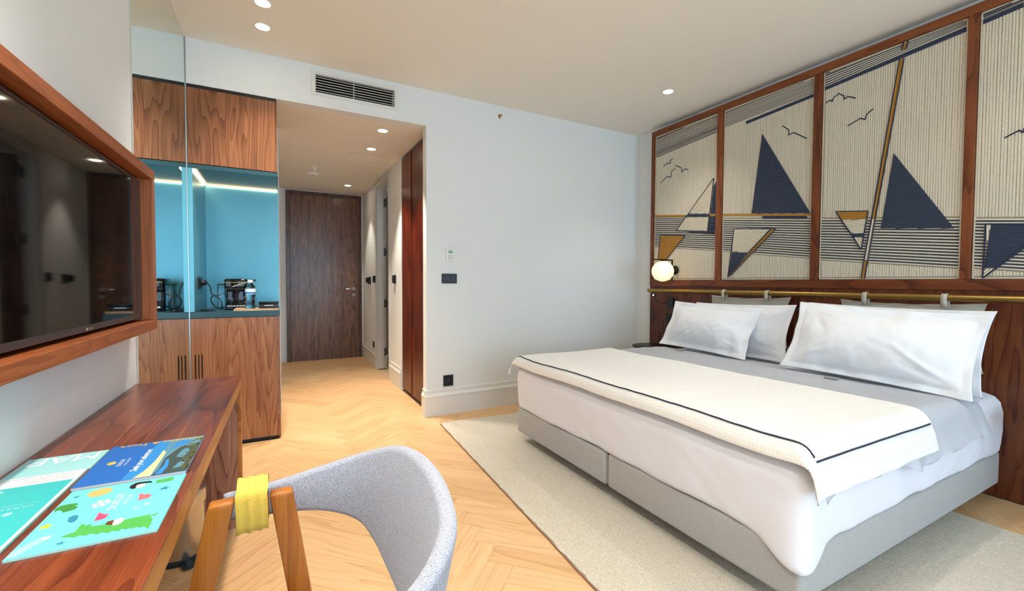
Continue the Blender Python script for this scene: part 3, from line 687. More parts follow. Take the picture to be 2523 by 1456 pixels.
# ================================================================ CHAIR
ch = thing('armchair', 'grey tweed tub chair with wooden legs and yellow arm wraps', 'chair', (0, .97, 0))
TOP = [(-.128, .345, .655), (-.09, .347, .657), (-.01, .345, .664), (.10, .33, .688), (.20, .297, .717), (.272, .225, .75), (.298, .12, .772), (.305, 0, .78)]
BOT = [(-.128, .338, .59), (-.09, .338, .583), (-.01, .335, .58), (.10, .32, .568), (.19, .275, .54), (.228, .2, .505), (.243, .1, .482), (.248, 0, .475)]
def mirror_path(P): return [Vector(p) for p in P]+[Vector((x, -y, z)) for x, y, z in reversed(P[:-1])]
TOPS, BOTS = spline(mirror_path(TOP), 8), spline(mirror_path(BOT), 8)
nU = len(TOPS)-1
def shell(u, v):
    f = u*nU; i = min(int(f), nU-1); t = f-i
    a, c = TOPS[i].lerp(TOPS[i+1], t), BOTS[i].lerp(BOTS[i+1], t)
    tn = (TOPS[min(i+1, nU)]-TOPS[max(i-1, 0)]).normalized()
    w = (a-c); hgt = w.length; w.normalize(); n = tn.cross(w).normalized()
    th = .0125+.006*math.sin(PI*u); ang = 2*PI*v
    cap = min(1.0, .25+min(u, 1-u)*40)
    r = th*cap; half = max(hgt/2*(.9+.1*cap)-r, .004)
    # stadium cross section
    cx_, sy = math.cos(ang), math.sin(ang)
    off = n*(cx_*r); vert = w*(sy*r+(half if sy > 1e-6 else -half if sy < -1e-6 else 0))
    bulge = n*0
    return (a+c)/2+off+vert+bulge
b = B(); NU, NV = 96, 24
ring = []
for i in range(NU+1):
    rr = []
    for j in range(NV):
        rr.append(b.bm.verts.new(shell(i/NU, (j+.5)/NV)))
    ring.append(rr)
for i in range(NU):
    for j in range(NV): b.bm.faces.new((ring[i][j], ring[i+1][j], ring[i+1][(j+1) % NV], ring[i][(j+1) % NV]))
b.bm.faces.new(ring[0]); b.bm.faces.new(list(reversed(ring[-1])))
b.build('shell', 'chair_tweed', ch, smooth=True)
def seatfn(u, v):
    a = 2*PI*u; ex = .6
    x, y = abs(math.cos(a))**ex*math.copysign(1, math.cos(a)), abs(math.sin(a))**ex*math.copysign(1, math.sin(a))
    prof = [(0, .37), (.95, .37), (1, .38), (1, .40), (.95, .413), (.7, .42), (0, .423)]
    f = v*(len(prof)-1); i = min(int(f), len(prof)-2); t = f-i
    r, z = prof[i][0]+(prof[i+1][0]-prof[i][0])*t, prof[i][1]+(prof[i+1][1]-prof[i][1])*t
    return (-.04+.19*x*r, .205*y*r, z)
b = B().grid(seatfn, 40, 18, True); bmesh.ops.remove_doubles(b.bm, verts=b.bm.verts, dist=.0005); b.build('seat', 'chair_tweed', ch, smooth=True)
def leg(name, xt, xb, y, wt, wb, parent):
    b = B(); rings = []
    for z, x, w, ty in ((0, xb, wb, .028), (.40, xb+(xt-xb)*.606, wb+(wt-wb)*.9, .040), (.652, xt+(xb-xt)*.012, wt*.98, .042), (.66, xt, wt*.9, .038)):
        rings.append([(x-w/2, y-ty/2, z), (x+w/2, y-ty/2, z), (x+w/2, y+ty/2, z), (x-w/2, y+ty/2, z)])
    vv = [[b.bm.verts.new(p) for p in r] for r in rings]
    for p, q2 in zip(vv, vv[1:]):
        for k2 in range(4): b.bm.faces.new((p[k2], p[(k2+1) % 4], q2[(k2+1) % 4], q2[k2]))
    b.bm.faces.new(vv[0]); b.bm.faces.new(vv[-1])
    es = [e for e in b.bm.edges]
    bmesh.ops.bevel(b.bm, geom=es, offset=.005, segments=2, profile=.5, affect='EDGES')
    return smooth_sharp(b.build(name, 'chair_wood', parent), 30)
for sg in (1, -1):
    leg('leg', -.126, -.262, sg*.288, .056, .048, ch); leg('leg', .002, .100, sg*.288, .054, .046, ch)
    b = bx((-.0975, sg*.27, .60), (-.0255, sg*.306, .652), .004); b.build('arm_bracket', 'chair_wood', ch)
    # fabric band wound around bracket and arm
    b = B(); P_ = []
    yy0, yy1, zz0, zz1 = .2615, .373, .572, .684
    loop = []
    for k2 in range(28):
        a = 2*PI*k2/28; ca, sa = math.cos(a), math.sin(a)
        loop.append(((yy0+yy1)/2+(yy1-yy0)/2*math.copysign(abs(ca)**.35, ca), (zz0+zz1)/2+(zz1-zz0)/2*math.copysign(abs(sa)**.35, sa)))
    nx = 16; gr = []
    for i in range(nx+1):
        x = -.0965+.069*i/nx; wv = .0014*math.sin(i/nx*PI*6)+.0006*math.sin(i*2.1)
        gr.append([b.bm.verts.new((x+.0015*math.sin(k2*.9), sg*(y+(wv if y > .31 else -wv)), z+wv*(1 if z > .62 else -1))) for k2, (y, z) in enumerate(loop)])
    for i in range(nx):
        for k2 in range(28): b.bm.faces.new((gr[i][k2], gr[i+1][k2], gr[i+1][(k2+1) % 28], gr[i][(k2+1) % 28]))
    b.build('arm_wrap', 'wrap_yellow', ch, smooth=True)
    b = bx((-.17, sg*.272, .335), (.045, sg*.30, .368), .004); b.build('seat_rail', 'chair_wood', ch)
for x in (-.13, .01): b = bx((x-.015, -.272, .335), (x+.015, .272, .368), .004); b.build('cross_rail', 'chair_wood', ch)
# ================================================================ HEADBOARD WALL
HX = 3.557                                   # face of the panelling
hb = thing('headboard_panelling', 'floor-to-ceiling walnut panelling with framed bays behind the bed', 'headboard', (HX, 1.2, 0))
Y0, Y1 = 3.44, -1.55                         # far and near ends
def hy(y): return y-1.2
bx((.02, hy(Y0)-.0005, 0), (XR-HX-.001, hy(Y1), 2.809)).build('back_board', 'headboard_wood', hb)
bounds = [Y0, 1.815, .19, Y1]
for a, c in zip(bounds, bounds[1:]): bx((.0, hy(a)-.001, .004), (.0195, hy(c)+.001, 1.164), .001).build('lower_panel', 'headboard_wood', hb)
bx((-.008, hy(Y0), 1.1645), (.0195, hy(Y1), 1.229), .002).build('bottom_rail', 'headboard_frame_y', hb)
bx((-.008, hy(Y0), 2.757), (.0195, hy(Y1), 2.81), .002).build('top_rail', 'headboard_frame_y', hb)
ST = [(3.44, 3.405), (2.648, 2.592), (1.834, 1.781), (1.011, .966), (.19, .14), (-.63, -.68), (-1.515, -1.55)]
for a, c in ST: bx((-.0075, hy(a), 1.2295), (.0195, hy(c), 2.7565), .002).build('stile', 'headboard_frame_z', hb)
TAP={1:{'edges':[(3.409,2.742),(2.652,2.761),(2.642,1.229),(3.395,1.186)],'strL':[(3.404,2.732),(3.4,2.539)],'strR':[(2.652,2.765),(2.648,2.59)],'birds':[[(3.29,2.418),(3.232,2.442),(3.199,2.427),(3.2,2.457),(3.165,2.472)],[(3.132,2.394),(3.055,2.348),(3.054,2.306),(3.017,2.331),(2.972,2.312)],[(3.322,2.256),(3.234,2.303),(3.188,2.282),(3.184,2.338),(3.133,2.367)]],'sea':[(3.397,1.895),(2.649,1.804),(2.648,1.51),(3.398,1.59)],'ochre':[[(3.398,1.925),(2.987,1.874),(2.995,1.855),(3.397,1.904)],[(2.72,1.843),(2.649,1.833),(2.649,1.816),(2.721,1.826)],[(3.312,1.703),(2.997,1.67),(3.225,1.448),(3.344,1.444)]],'white':[[(2.684,2.167),(2.962,1.884),(2.72,1.848)],[(2.995,1.848),(3.101,1.73),(2.746,1.688),(2.734,1.815)]],'navy':[[(2.962,1.88),(2.72,1.848),(2.725,1.822),(2.987,1.856)],[(2.661,2.136),(2.685,2.097),(2.713,1.847),(2.657,1.839)],[(2.725,1.82),(2.661,1.812),(2.668,1.651),(2.736,1.665)],[(3.018,1.712),(2.669,1.671),(2.668,1.651),(2.832,1.677)]],'lines':[[(2.685,2.171),(3.105,1.731)],[(2.685,2.171),(2.74,1.686)],[(3.105,1.731),(2.74,1.686)],[(3.312,1.703),(2.997,1.67)],[(3.312,1.703),(3.344,1.444)],[(2.997,1.67),(3.225,1.448)]]},2:{'edges':[(2.598,2.772),(1.834,2.767),(1.833,1.23),(2.595,1.232)],'strL':[(2.592,2.73),(2.589,2.61)],'strR':[(1.836,2.75),(1.833,2.64)],'birds':[[(2.07,2.459),(2.02,2.411),(2.023,2.372),(1.985,2.381),(1.884,2.306)]],'sea':[(2.585,1.776),(1.834,1.683),(1.837,1.399),(2.591,1.496)],'ochre':[[(2.586,1.829),(1.835,1.73),(1.835,1.715),(2.586,1.811)],[(2.144,1.645),(2.103,1.645),(2.491,1.269),(2.508,1.284)]],'white':[[(2.471,1.681),(2.152,1.645),(2.336,1.47),(2.486,1.479)]],'navy':[[(2.235,2.445),(2.313,1.795),(1.835,1.734)],[(2.382,2.594),(1.837,2.629),(1.836,2.604),(2.378,2.569)],[(2.221,1.762),(1.874,1.716),(1.865,1.696),(2.213,1.74)],[(2.486,1.475),(2.342,1.463),(2.524,1.251)]],'lines':[[(2.471,1.681),(2.104,1.645)],[(2.471,1.681),(2.524,1.251)],[(2.148,1.644),(2.516,1.263)],[(2.104,1.645),(2.499,1.266)]]},3:{'edges':[(1.781,2.777),(1.013,2.775),(1.01,1.228),(1.779,1.231)],'strL':[(1.78,2.765),(1.778,2.661)],'strR':[(1.013,2.763),(1.012,2.719)],'birds':[[(1.761,2.528),(1.735,2.541),(1.716,2.524),(1.713,2.547),(1.671,2.57)],[(1.671,2.56),(1.643,2.538),(1.642,2.511),(1.621,2.525),(1.571,2.495)],[(1.616,2.318),(1.538,2.346),(1.511,2.327),(1.506,2.359),(1.467,2.387)]],'sea':[(1.779,1.676),(1.011,1.587),(1.01,1.302),(1.783,1.384)],'ochre':[[(1.311,2.773),(1.288,2.77),(1.299,2.707),(1.321,2.711)],[(1.331,2.654),(1.308,2.652),(1.432,1.64),(1.454,1.64)],[(1.493,1.36),(1.468,1.359),(1.488,1.235),(1.508,1.236)],[(1.674,1.721),(1.478,1.698),(1.481,1.646),(1.637,1.661)]],'white':[[(1.456,1.636),(1.435,1.633),(1.468,1.363),(1.492,1.364)],[(1.636,1.655),(1.481,1.639),(1.5,1.549),(1.572,1.556)],[(1.557,1.525),(1.504,1.52),(1.512,1.438)]],'navy':[[(1.347,2.056),(1.404,1.572),(1.045,1.534)],[(1.777,2.648),(1.012,2.707),(1.011,2.678),(1.777,2.624)],[(1.572,1.555),(1.5,1.548),(1.503,1.523),(1.563,1.53)]],'lines':[[(1.311,2.773),(1.321,2.711)],[(1.288,2.77),(1.299,2.707)],[(1.331,2.654),(1.508,1.236)],[(1.308,2.652),(1.488,1.235)],[(1.674,1.721),(1.478,1.698)],[(1.674,1.721),(1.512,1.438)],[(1.478,1.698),(1.512,1.438)]]},4:{'edges':[(0.966,2.78),(0.803,2.778),(0.767,1.227),(0.96,1.228)],'strL':[(0.959,2.773),(0.958,2.728)],'strR':[(0.803,2.789),(0.802,2.74)],'birds':[[(0.853,2.014),(0.798,2.04),(0.783,2.022),(0.781,2.045),(0.747,2.067)]],'sea':[(0.963,1.575),(0.77,1.557),(0.763,1.279),(0.961,1.301)],'ochre':[],'white':[[(0.911,1.54),(0.891,1.538),(0.906,1.42)],[(0.912,1.29),(0.873,1.287),(0.915,1.239)]],'navy':[[(0.885,1.539),(0.657,1.513),(0.865,1.292),(0.91,1.297)],[(0.958,2.714),(0.802,2.724),(0.801,2.699),(0.957,2.685)]],'lines':[[(0.913,1.543),(0.917,1.236)],[(0.887,1.54),(0.908,1.293)],[(0.654,1.513),(0.917,1.236)],[(0.913,1.543),(0.654,1.515)]]}}
def inside_spans(poly, c, ax):
    """where a line at coordinate c (on axis ax) crosses a polygon: spans on the other axis"""
    xs = []
    for i in range(len(poly)):
        p, q2 = poly[i], poly[(i+1) % len(poly)]
        if (p[ax] <= c < q2[ax]) or (q2[ax] <= c < p[ax]):
            t = (c-p[ax])/(q2[ax]-p[ax]); xs.append(p[1-ax]+(q2[1-ax]-p[1-ax])*t)
    xs.sort(); return list(zip(xs[::2], xs[1::2]))
def cord(b, p, q2, r, lift, wob=.0):
    """one couched cord from p to q (panel coordinates y,z), rounded, standing proud towards -X"""
    d = Vector((q2[0]-p[0], q2[1]-p[1])); ln = d.length
    if ln < .004: return
    d /= ln; nrm = Vector((-d.y, d.x)); n = max(1, int(ln/.25)) if wob else 1
    rows = []
    for i in range(n+1):
        t = i/n; o = nrm*(random.uniform(-wob, wob)) if wob else Vector((0, 0))
        c = Vector(p)+d*ln*t+o
        rows.append([b.bm.verts.new((-lift-h*r, (c+nrm*s*r).x, (c+nrm*s*r).y)) for s, h in ((-1, 0), (-.55, .75), (.55, .75), (1, 0))])
    for a, c in zip(rows, rows[1:]):
        for k in range(3): b.bm.faces.new((a[k], a[k+1], c[k+1], c[k]))
def fill(b, poly, pitch, r, lift, ax, wob=0, slope=0.0):
    """fill a polygon with parallel cords; ax=0 vertical cords, ax=1 horizontal cords"""
    lo, hi = min(p[ax] for p in poly), max(p[ax] for p in poly); c = lo+pitch/2
    while c < hi:
        for s0, s1 in inside_spans(poly, c, ax):
            if ax == 0: cord(b, (c, s0+.002), (c, s1-.002), r, lift, wob)
            else: cord(b, (s0, c), (s1, c), r, lift, wob)
        c += pitch
def fill_along(b, P):
    """sails are laid in level courses, narrow bars and masts along their length"""
    le = max(((Vector(P[i])-Vector(P[i-1])) for i in range(len(P))), key=lambda d: d.length)
    a = math.atan2(le.y, le.x); ca, sa = math.cos(a), math.sin(a)
    Q = [(x*ca+y*sa, -x*sa+y*ca) for x, y in P]
    wid = max(p[1] for p in Q)-min(p[1] for p in Q)
    if wid > .06: return fill(b, P, .0118, .0046, .0105, 1, .0005)
    t = B(); fill(t, Q, min(.0118, wid/2.01), .0046, .0105, 1, 0)
    mp = {v: b.bm.verts.new((v.co.x, v.co.y*ca-v.co.z*sa, v.co.y*sa+v.co.z*ca)) for v in t.bm.verts}
    for f in t.bm.faces: b.bm.faces.new([mp[v] for v in f.verts])
    t.bm.free()
BAY = {1: (3.405, 2.648), 2: (2.592, 1.834), 3: (1.781, 1.011), 4: (.966, .19)}
LAB = {1: 'cord tapestry with white sail and three gulls, nearest the corner', 2: 'cord tapestry with tall navy sail and one gull', 3: 'cord tapestry with long ochre mast and navy sail', 4: 'cord tapestry with inverted navy sail, at the frame edge'}
for n_, t in TAP.items():
    ya, yb = BAY[n_]; ya -= .001; yb += .001; yc = (ya+yb)/2; zb, zt = 1.231, 2.756
    k = thing('tapestry', LAB[n_], 'tapestry', (HX+.0195, yc, zb), group='sailing boat tapestries above the headboard')
    loc = lambda P: [(y-yc, z-zb) for y, z in P]
    H_ = zt-zb; hw = (ya-yb)/2
    bx((-.004, -hw, 0), (-.0002, hw, H_)).build('backing', 'backing_cloth', k)
    sea = loc(t['sea'])
    sl, sr = sea[0], sea[1]; bl_, br = sea[3], sea[2]
    def ext(p, q2, y): return p[1]+(q2[1]-p[1])*(y-p[0])/(q2[0]-p[0])
    # right/left limits stretched to the bay (bay 4 runs on past the picture)
    sl, sr, bl_, br = (hw, ext(sl, sr, hw) if n_ < 4 else sl[1]), (-hw, ext(sl, sr, -hw) if n_ < 4 else sl[1]-.09), (hw, ext(bl_, br, hw) if n_ < 4 else bl_[1]), (-hw, ext(bl_, br, -hw) if n_ < 4 else bl_[1]-.09)
    S0_, S1_ = loc(t['strL']), loc(t['strR'])
    if n_ == 4: S1_ = [(-hw, S0_[0][1]+.06), (-hw, S0_[1][1]+.06)]
    lo_l, lo_r = S0_[1][1], S1_[1][1]
    if n_ in (3, 4): lo_l -= .03; lo_r -= .03
    bnd = .010
    b = B(); fill(b, [(hw-bnd, lo_l-.006), (hw-bnd, sl[1]+.012), (-hw+bnd, sr[1]+.012), (-hw+bnd, lo_r-.006)], .0128, .0062, .0042, 0, .0012)
    fill(b, [(hw-bnd, bl_[1]-.010), (hw-bnd, .014), (-hw+bnd, .014), (-hw+bnd, br[1]-.010)], .0128, .0062, .0042, 0, .0012)
    ms = [(hw-.006, .004), (-hw+.006, .004), (-hw+.006, H_-.004), (hw-.006, H_-.004)]
    for i in range(4): cord(b, ms[i], ms[(i+1) % 4], .0055, .0042)
    # cream courses between the navy ones
    ns = 15
    for i in range(ns+1):
        f = i/ns; za, zc = sl[1]+(bl_[1]-sl[1])*f, sr[1]+(br[1]-sr[1])*f
        cord(b, (hw-bnd, za), (-hw+bnd, zc), .0058, .0042, .001)
    nt = {1: 11, 2: 9, 3: 6, 4: 4}[n_]
    for i in range(nt+2):
        f = (i-.5)/nt; za, zc = S0_[0][1]+(S0_[1][1]-S0_[0][1])*f, S1_[0][1]+(S1_[1][1]-S1_[0][1])*f
        if max(za, zc) < H_-.006: cord(b, (hw-bnd, za), (-hw+bnd, zc), .0058, .0042, .0008)
    o = b.build('cream_cords', 'cord_cream', k)
    b = B()
    for i in range(ns):
        f = (i+.5)/ns; za, zc = sl[1]+(bl_[1]-sl[1])*f, sr[1]+(br[1]-sr[1])*f
        cord(b, (hw-bnd, za), (-hw+bnd, zc), .0032, .0072, .001)
    b.build('sea_cords', 'cord_navy', k)
    b = B()
    for i in range(nt+1):
        f = i/nt
        if n_ == 1: f = f**.75
        za, zc = S0_[0][1]+(S0_[1][1]-S0_[0][1])*f, S1_[0][1]+(S1_[1][1]-S1_[0][1])*f
        ya_, yb_ = hw-bnd, -hw+bnd
        lim = H_-.008                         # courses that run out under the top rail
        if za > lim and zc > lim: continue
        if zc > lim: yb_ = ya_+(yb_-ya_)*(lim-za)/(zc-za); zc = lim
        if za > lim: ya_ = yb_+(ya_-yb_)*(lim-zc)/(za-zc); za = lim
        cord(b, (ya_, za), (yb_, zc), .0032, .0072)
    b.build('sky_cords', 'cord_navy', k)
    for key, nm, mt in (('ochre', 'ochre_patch', 'cord_ochre'), ('white', 'white_sail', 'cord_white'), ('navy', 'navy_sail', 'cord_navy')):
        for P in t[key]:
            P = [(max(-hw+.012, min(hw-.012, y)), min(H_-.012, z)) for y, z in loc(P)]
            b = B(); fill_along(b, P); pt_ = b.build(nm, mt, k)
            b = B(); b.prism(P, .0042, .0105, lambda x, y, z: (-z, x, y)); b.build('ground_cloth', {'ochre': 'ochre_ground', 'white': 'backing_cloth', 'navy': 'navy_ground'}[key], pt_)
    b = B()
    for P in t['lines']:
        P = [(max(-hw+.012, y), z) for y, z in loc(P)]
        for p, q2 in zip(P, P[1:]): cord(b, p, q2, .0040, .0130)
    b.build('outline', 'cord_navy', k)
    for P in t['birds']:
        b = B(); P = loc(P)
        for p, q2 in zip(P, P[1:]): cord(b, p, q2, .0040, .0090)
        b.build('gull', 'cord_navy', k)

# brass rail
RX, RZ = HX-.077, 1.12
rl = thing('brass_rail', 'long round brass rail across the headboard', 'rail', (RX, 1.2, RZ))
smooth_sharp(B().tube([(0, 2.19, 0), (0, -2.6, 0)], .019, 24).build('rod', 'brass', rl), 60)
for y in (3.0, 1.79, .4): smooth_sharp(B().tube([(.0188, hy(y), 0), (.0765, hy(y), 0)], .009, 12).build('bracket', 'brass', rl))

# hanging cushions
def pnoise(x, y, s, seed=0): return noise.noise(Vector((x*s, y*s, seed)))
def pillow(name, label, w, h, t, m, loc, tilt, turn=0, spin=0, flange=.0, seed=0, cat='pillow', group=None, sag=.0, wr=.006, ends='both'):
    rf = random.Random(seed*77+5); folds = []
    for i in range(9):
        cx_, cz_ = rf.choice((.06, w-.06)), rf.choice((.05, h-.05)); tx, tz = w*rf.uniform(.3, .7), h*rf.uniform(.3, .7)
        d_ = Vector((tx-cx_, tz-cz_)); d_.normalize(); folds.append((cx_+rf.uniform(-.02, .02), cz_+rf.uniform(-.02, .02), d_.x, d_.y, rf.uniform(.12, .34), rf.choice((-1, 1))*rf.uniform(.004, .009), rf.uniform(.012, .024)))
    """soft filled cushion; local X = width, Z = height, Y = thickness; bottom edge at the origin"""
    def pt(u, v, side):
        x, z = (u-.5)*w, v*h
        fu, fv = min(u, 1-u)*w, min(v, 1-v)*h
        fl = max(0.0, flange)
        a = max(0.0, min(1.0, (fu-fl)/(w*.36))); c = max(0.0, min(1.0, (fv-fl)/(h*.42)))
        puff = (math.sin(a*PI/2)**.62)*(math.sin(c*PI/2)**.62) if a > 0 and c > 0 else 0
        # pulled-in sides between the corners
        pin = .030*(1-abs(2*v-1)**2)*(1-a)*(1 if u > .5 else -1)
        x -= pin; z -= (.5-abs(v-.5))*0
        z += sag*(1-(2*u-1)**2)*(-v)
        z -= .012*(1-(2*u-1)**2)*(1-c)*(1 if v > .5 else -1)
        yy = side*(t/2*puff+.002)
        wrk = wr*(pnoise(u*w, v*h, 9, seed)+.5*pnoise(u*w+5, v*h, 22, seed+3))
        edge = .010*pnoise(u*w*1.3, v*h*1.3, 7, seed+9)*(1-puff)
        crease = 0
        if wr > .004:
            for (x0_, z0_, dx_, dz_, ln_, amp_, w2) in folds:
                rx, rz = u*w-x0_, v*h-z0_; al = rx*dx_+rz*dz_
                if -.03 < al < ln_:
                    pd_ = -rx*dz_+rz*dx_+.012*math.sin(al*11+z0_*40); crease += amp_*math.exp(-(pd_/w2)**2)*math.sin(PI*min(1, max(0, (al+.03)/(ln_+.03))))
        return Vector((x, yy+side*(wrk+crease)*min(1, puff*2)+edge*1.6, z+edge*.4))
    nu, nv = 120, 72
    b = B(); fr, bk = {}, {}
    for i in range(nu+1):
        for j in range(nv+1):
            u, v = i/nu, j/nv
            fr[i, j] = b.bm.verts.new(pt(u, v, -1))
            bk[i, j] = fr[i, j] if i in (0, nu) or j in (0, nv) else b.bm.verts.new(pt(u, v, 1))
    for i in range(nu):
        for j in range(nv):
            b.bm.faces.new((fr[i, j], fr[i+1, j], fr[i+1, j+1], fr[i, j+1])); b.bm.faces.new((bk[i, j], bk[i, j+1], bk[i+1, j+1], bk[i+1, j]))
    o = b.build(name, m, smooth=True)
    o.rotation_mode = 'XYZ'
    # local -Y looks towards the foot of the bed (-X in the room)
    o.matrix_world = Matrix.Translation(loc) @ Matrix.Rotation(-PI/2+turn, 4, 'Z') @ Matrix.Rotation(-tilt, 4, 'X') @ Matrix.Rotation(spin, 4, 'Y')
    return tag(o, label, cat, group)
for (yc, wd, lab, sd) in ((2.30, .71, 'grey linen bolster cushion hanging from brass rail nearest the corner', 1), (1.245, .73, 'grey linen bolster cushion hanging from brass rail nearer the viewer', 5)):
    o = pillow('hanging_cushion', lab, wd, .40, .075, 'linen_grey', (HX-.066, yc, .692), .06, 0, 0, .008, sd, 'cushion', 'hanging cushions', sag=.006, wr=.003)
    for sx in (-.19, .19):
        b = B(); pr = [(.0225, -.02), (.0225, 0)]+[(.0225*math.cos(a), .0225*math.sin(a)) for a in [PI*i/12 for i in range(1, 13)]]+[(-.0225, -.03), (-.0225, -.06)]
        pr = [(.0225, -.06)]+pr
        for i in range(len(pr)-1):
            (x0, z0), (x1, z1) = pr[i], pr[i+1]
            vv = [b.bm.verts.new(p) for p in ((sx*wd/.7-.014, x0, z0), (sx*wd/.7+.014, x0, z0), (sx*wd/.7+.014, x1, z1), (sx*wd/.7-.014, x1, z1))]; b.bm.faces.new(vv)
        bmesh.ops.remove_doubles(b.bm, verts=b.bm.verts, dist=.0002)
        bmesh.ops.solidify(b.bm, geom=b.bm.faces[:], thickness=.0015)
        s_ = b.build('strap', 'linen_grey', o, smooth=True)
        s_.matrix_world = Matrix.Translation((RX, yc, RZ)) @ Matrix.Rotation(-PI/2, 4, 'Z')
        s_.matrix_parent_inverse = Matrix(); s_.matrix_basis = o.matrix_world.inverted() @ (Matrix.Translation((RX, yc, RZ)) @ Matrix.Rotation(-PI/2, 4, 'Z'))

# sconce with globe shade
sc = thing('wall_lamp', 'black wall lamp with glowing round opal globe', 'lamp', (HX-.0085, 3.10, 1.33))
smooth_sharp(B().lathe([(.045, 0), (.045, -.006), (.038, -.018), (.018, -.028), (.008, -.034)], axis='X', seg=32).build('wall_plate', 'black_metal', sc))
b = B(); b.box((-.05, -.006, -.105), (-.038, .006, .105), .001).box((-.30, -.006, .0935), (-.0505, .006, .105), .001).box((-.038, -.005, -.005), (-.030, .005, .005)); b.build('bracket', 'black_metal', sc)
B().lathe([(.03, .086), (.03, .0932)], (-.175, 0, 0), seg=24).build('cap', 'black_metal', sc)
b = B(); b.lathe([(.105*math.sin(PI*i/18)+.0005, -.102*math.cos(PI*i/18)-.014) for i in range(19)], (-.175, 0, 0), seg=24); b.build('globe', 'globe_glass', sc, smooth=True)
# reading lamp
rd = thing('reading_lamp', 'black gooseneck reading lamp on the headboard', 'lamp', (HX, 3.14, 1.0))
bx((-.03, -.035, -.05), (-.0005, .035, .05), .004).build('mount', 'black_plastic', rd)
smooth_sharp(B().tube(spline([(-.0302, .02, 0), (-.06, .06, -.01), (-.08, .12, .012), (-.085, .155, .045), (-.085, .16, .055)]), .005, 10).build('gooseneck', 'black_plastic', rd))
hd_ = smooth_sharp(B().tube([(-.085, .161, .05), (-.088, .158, .085)], .013, 14).build('lamp_head', 'black_plastic', rd))
B().lathe([(.008, -.1012), (.008, -.1005)], (0, .158, .072), 'X', 12).build('light_lens', 'read_led', hd_)
for nm, zz, lab in (('headboard_switch', .842, 'black double switch plate on headboard below the reading lamp'), ('headboard_socket', .735, 'black socket plate on headboard, lower of two')):
    k = thing(nm, lab, 'switch' if zz > .8 else 'socket', (HX, 3.13, zz))
    bx((-.009, -.07, -.042), (-.0005, .07, .042), .003).build('plate', 'black_plastic', k)
    for yy in (-.024, .024): bx((-.012, yy-.02, -.024), (-.0092, yy+.02, .024), .002).build('insert', 'black_matte', k)

# nightstands
def nightstand(label, x, y):
    k = thing('bedside_table', label, 'bedside table', (x, y, 0), group='round bedside tables')
    smooth_sharp(B().lathe([(.19, .548), (.198, .552), (.198, .562), (.194, .565)], seg=40).build('table_top', 'black_metal', k))
    smooth_sharp(B().lathe([(.016, .015), (.016, .5475)], seg=16).build('stem', 'black_metal', k)); smooth_sharp(B().lathe([(.13, 0), (.13, .008), (.02, .0145)], seg=32).build('foot', 'black_metal', k))
nightstand('dark round bedside table between bed and end wall', 3.34, 3.19)
nightstand('dark round bedside table at the near side of the bed', 3.345, .485)

# ================================================================ RUG
b = B(); rg = [(1.195, 3.478), (3.13, 3.36), (3.09, .30), (1.03, .34)]
nx, ny = 60, 90
def rugp(u, v):
    a = Vector(rg[0]).lerp(Vector(rg[1]), u); c = Vector(rg[3]).lerp(Vector(rg[2]), u); p = a.lerp(c, v)
    j = .004 if u in (0, 1) or v in (0, 1) else 0
    return (p.x+random.uniform(-j, j), p.y+random.uniform(-j, j), .0115+random.uniform(-.0006, .0006))
b.grid(rugp, nx, ny)
bd = [e for e in b.bm.edges if e.is_boundary]
r_ = bmesh.ops.extrude_edge_only(b.bm, edges=bd)
for v_ in [g for g in r_['geom'] if isinstance(g, bmesh.types.BMVert)]: v_.co.z = .0008
o = b.build('rug', 'rug_wool'); tag(o, 'large beige woven wool rug under the bed', 'rug')
b = B()
cc = [Vector((*p, .004)) for p in rg]
pts = [cc[0].lerp(cc[3], i/60)+Vector((random.uniform(-.002, .002)-.004, 0, 0)) for i in range(61)]
b.tube(pts, .0022, 6); b.build('binding', 'rug_edge', o)

# ================================================================ BED
BX0, BY0, BY1, BZ0, BZ1, BT = 1.57, .815, 2.825, .083, .273, .60
YS = 1.82
for a, c, lab in ((YS+.006, BY1, 'grey suede divan bed base on the wall side'), (BY0, YS-.006, 'grey suede divan bed base on the near side')):
    k = thing('divan_base', lab, 'bed base', ((BX0+3.54)/2, (a+c)/2, 0), group='divan bases')
    hx, hy_ = (3.54-BX0)/2, (c-a)/2
    b = bx((-hx, -hy_, BZ0), (hx, hy_, BZ1), .022, 4); smooth_sharp(b.build('upholstered_box', 'divan_suede', k), 60)
    for sx in (-1, 1):
        for sy in (-1, 1): B().lathe([(.02, .0125), (.025, .0825)], (sx*(hx-.22), sy*(hy_-.18), 0), seg=16).build('foot', 'black_plastic', k)
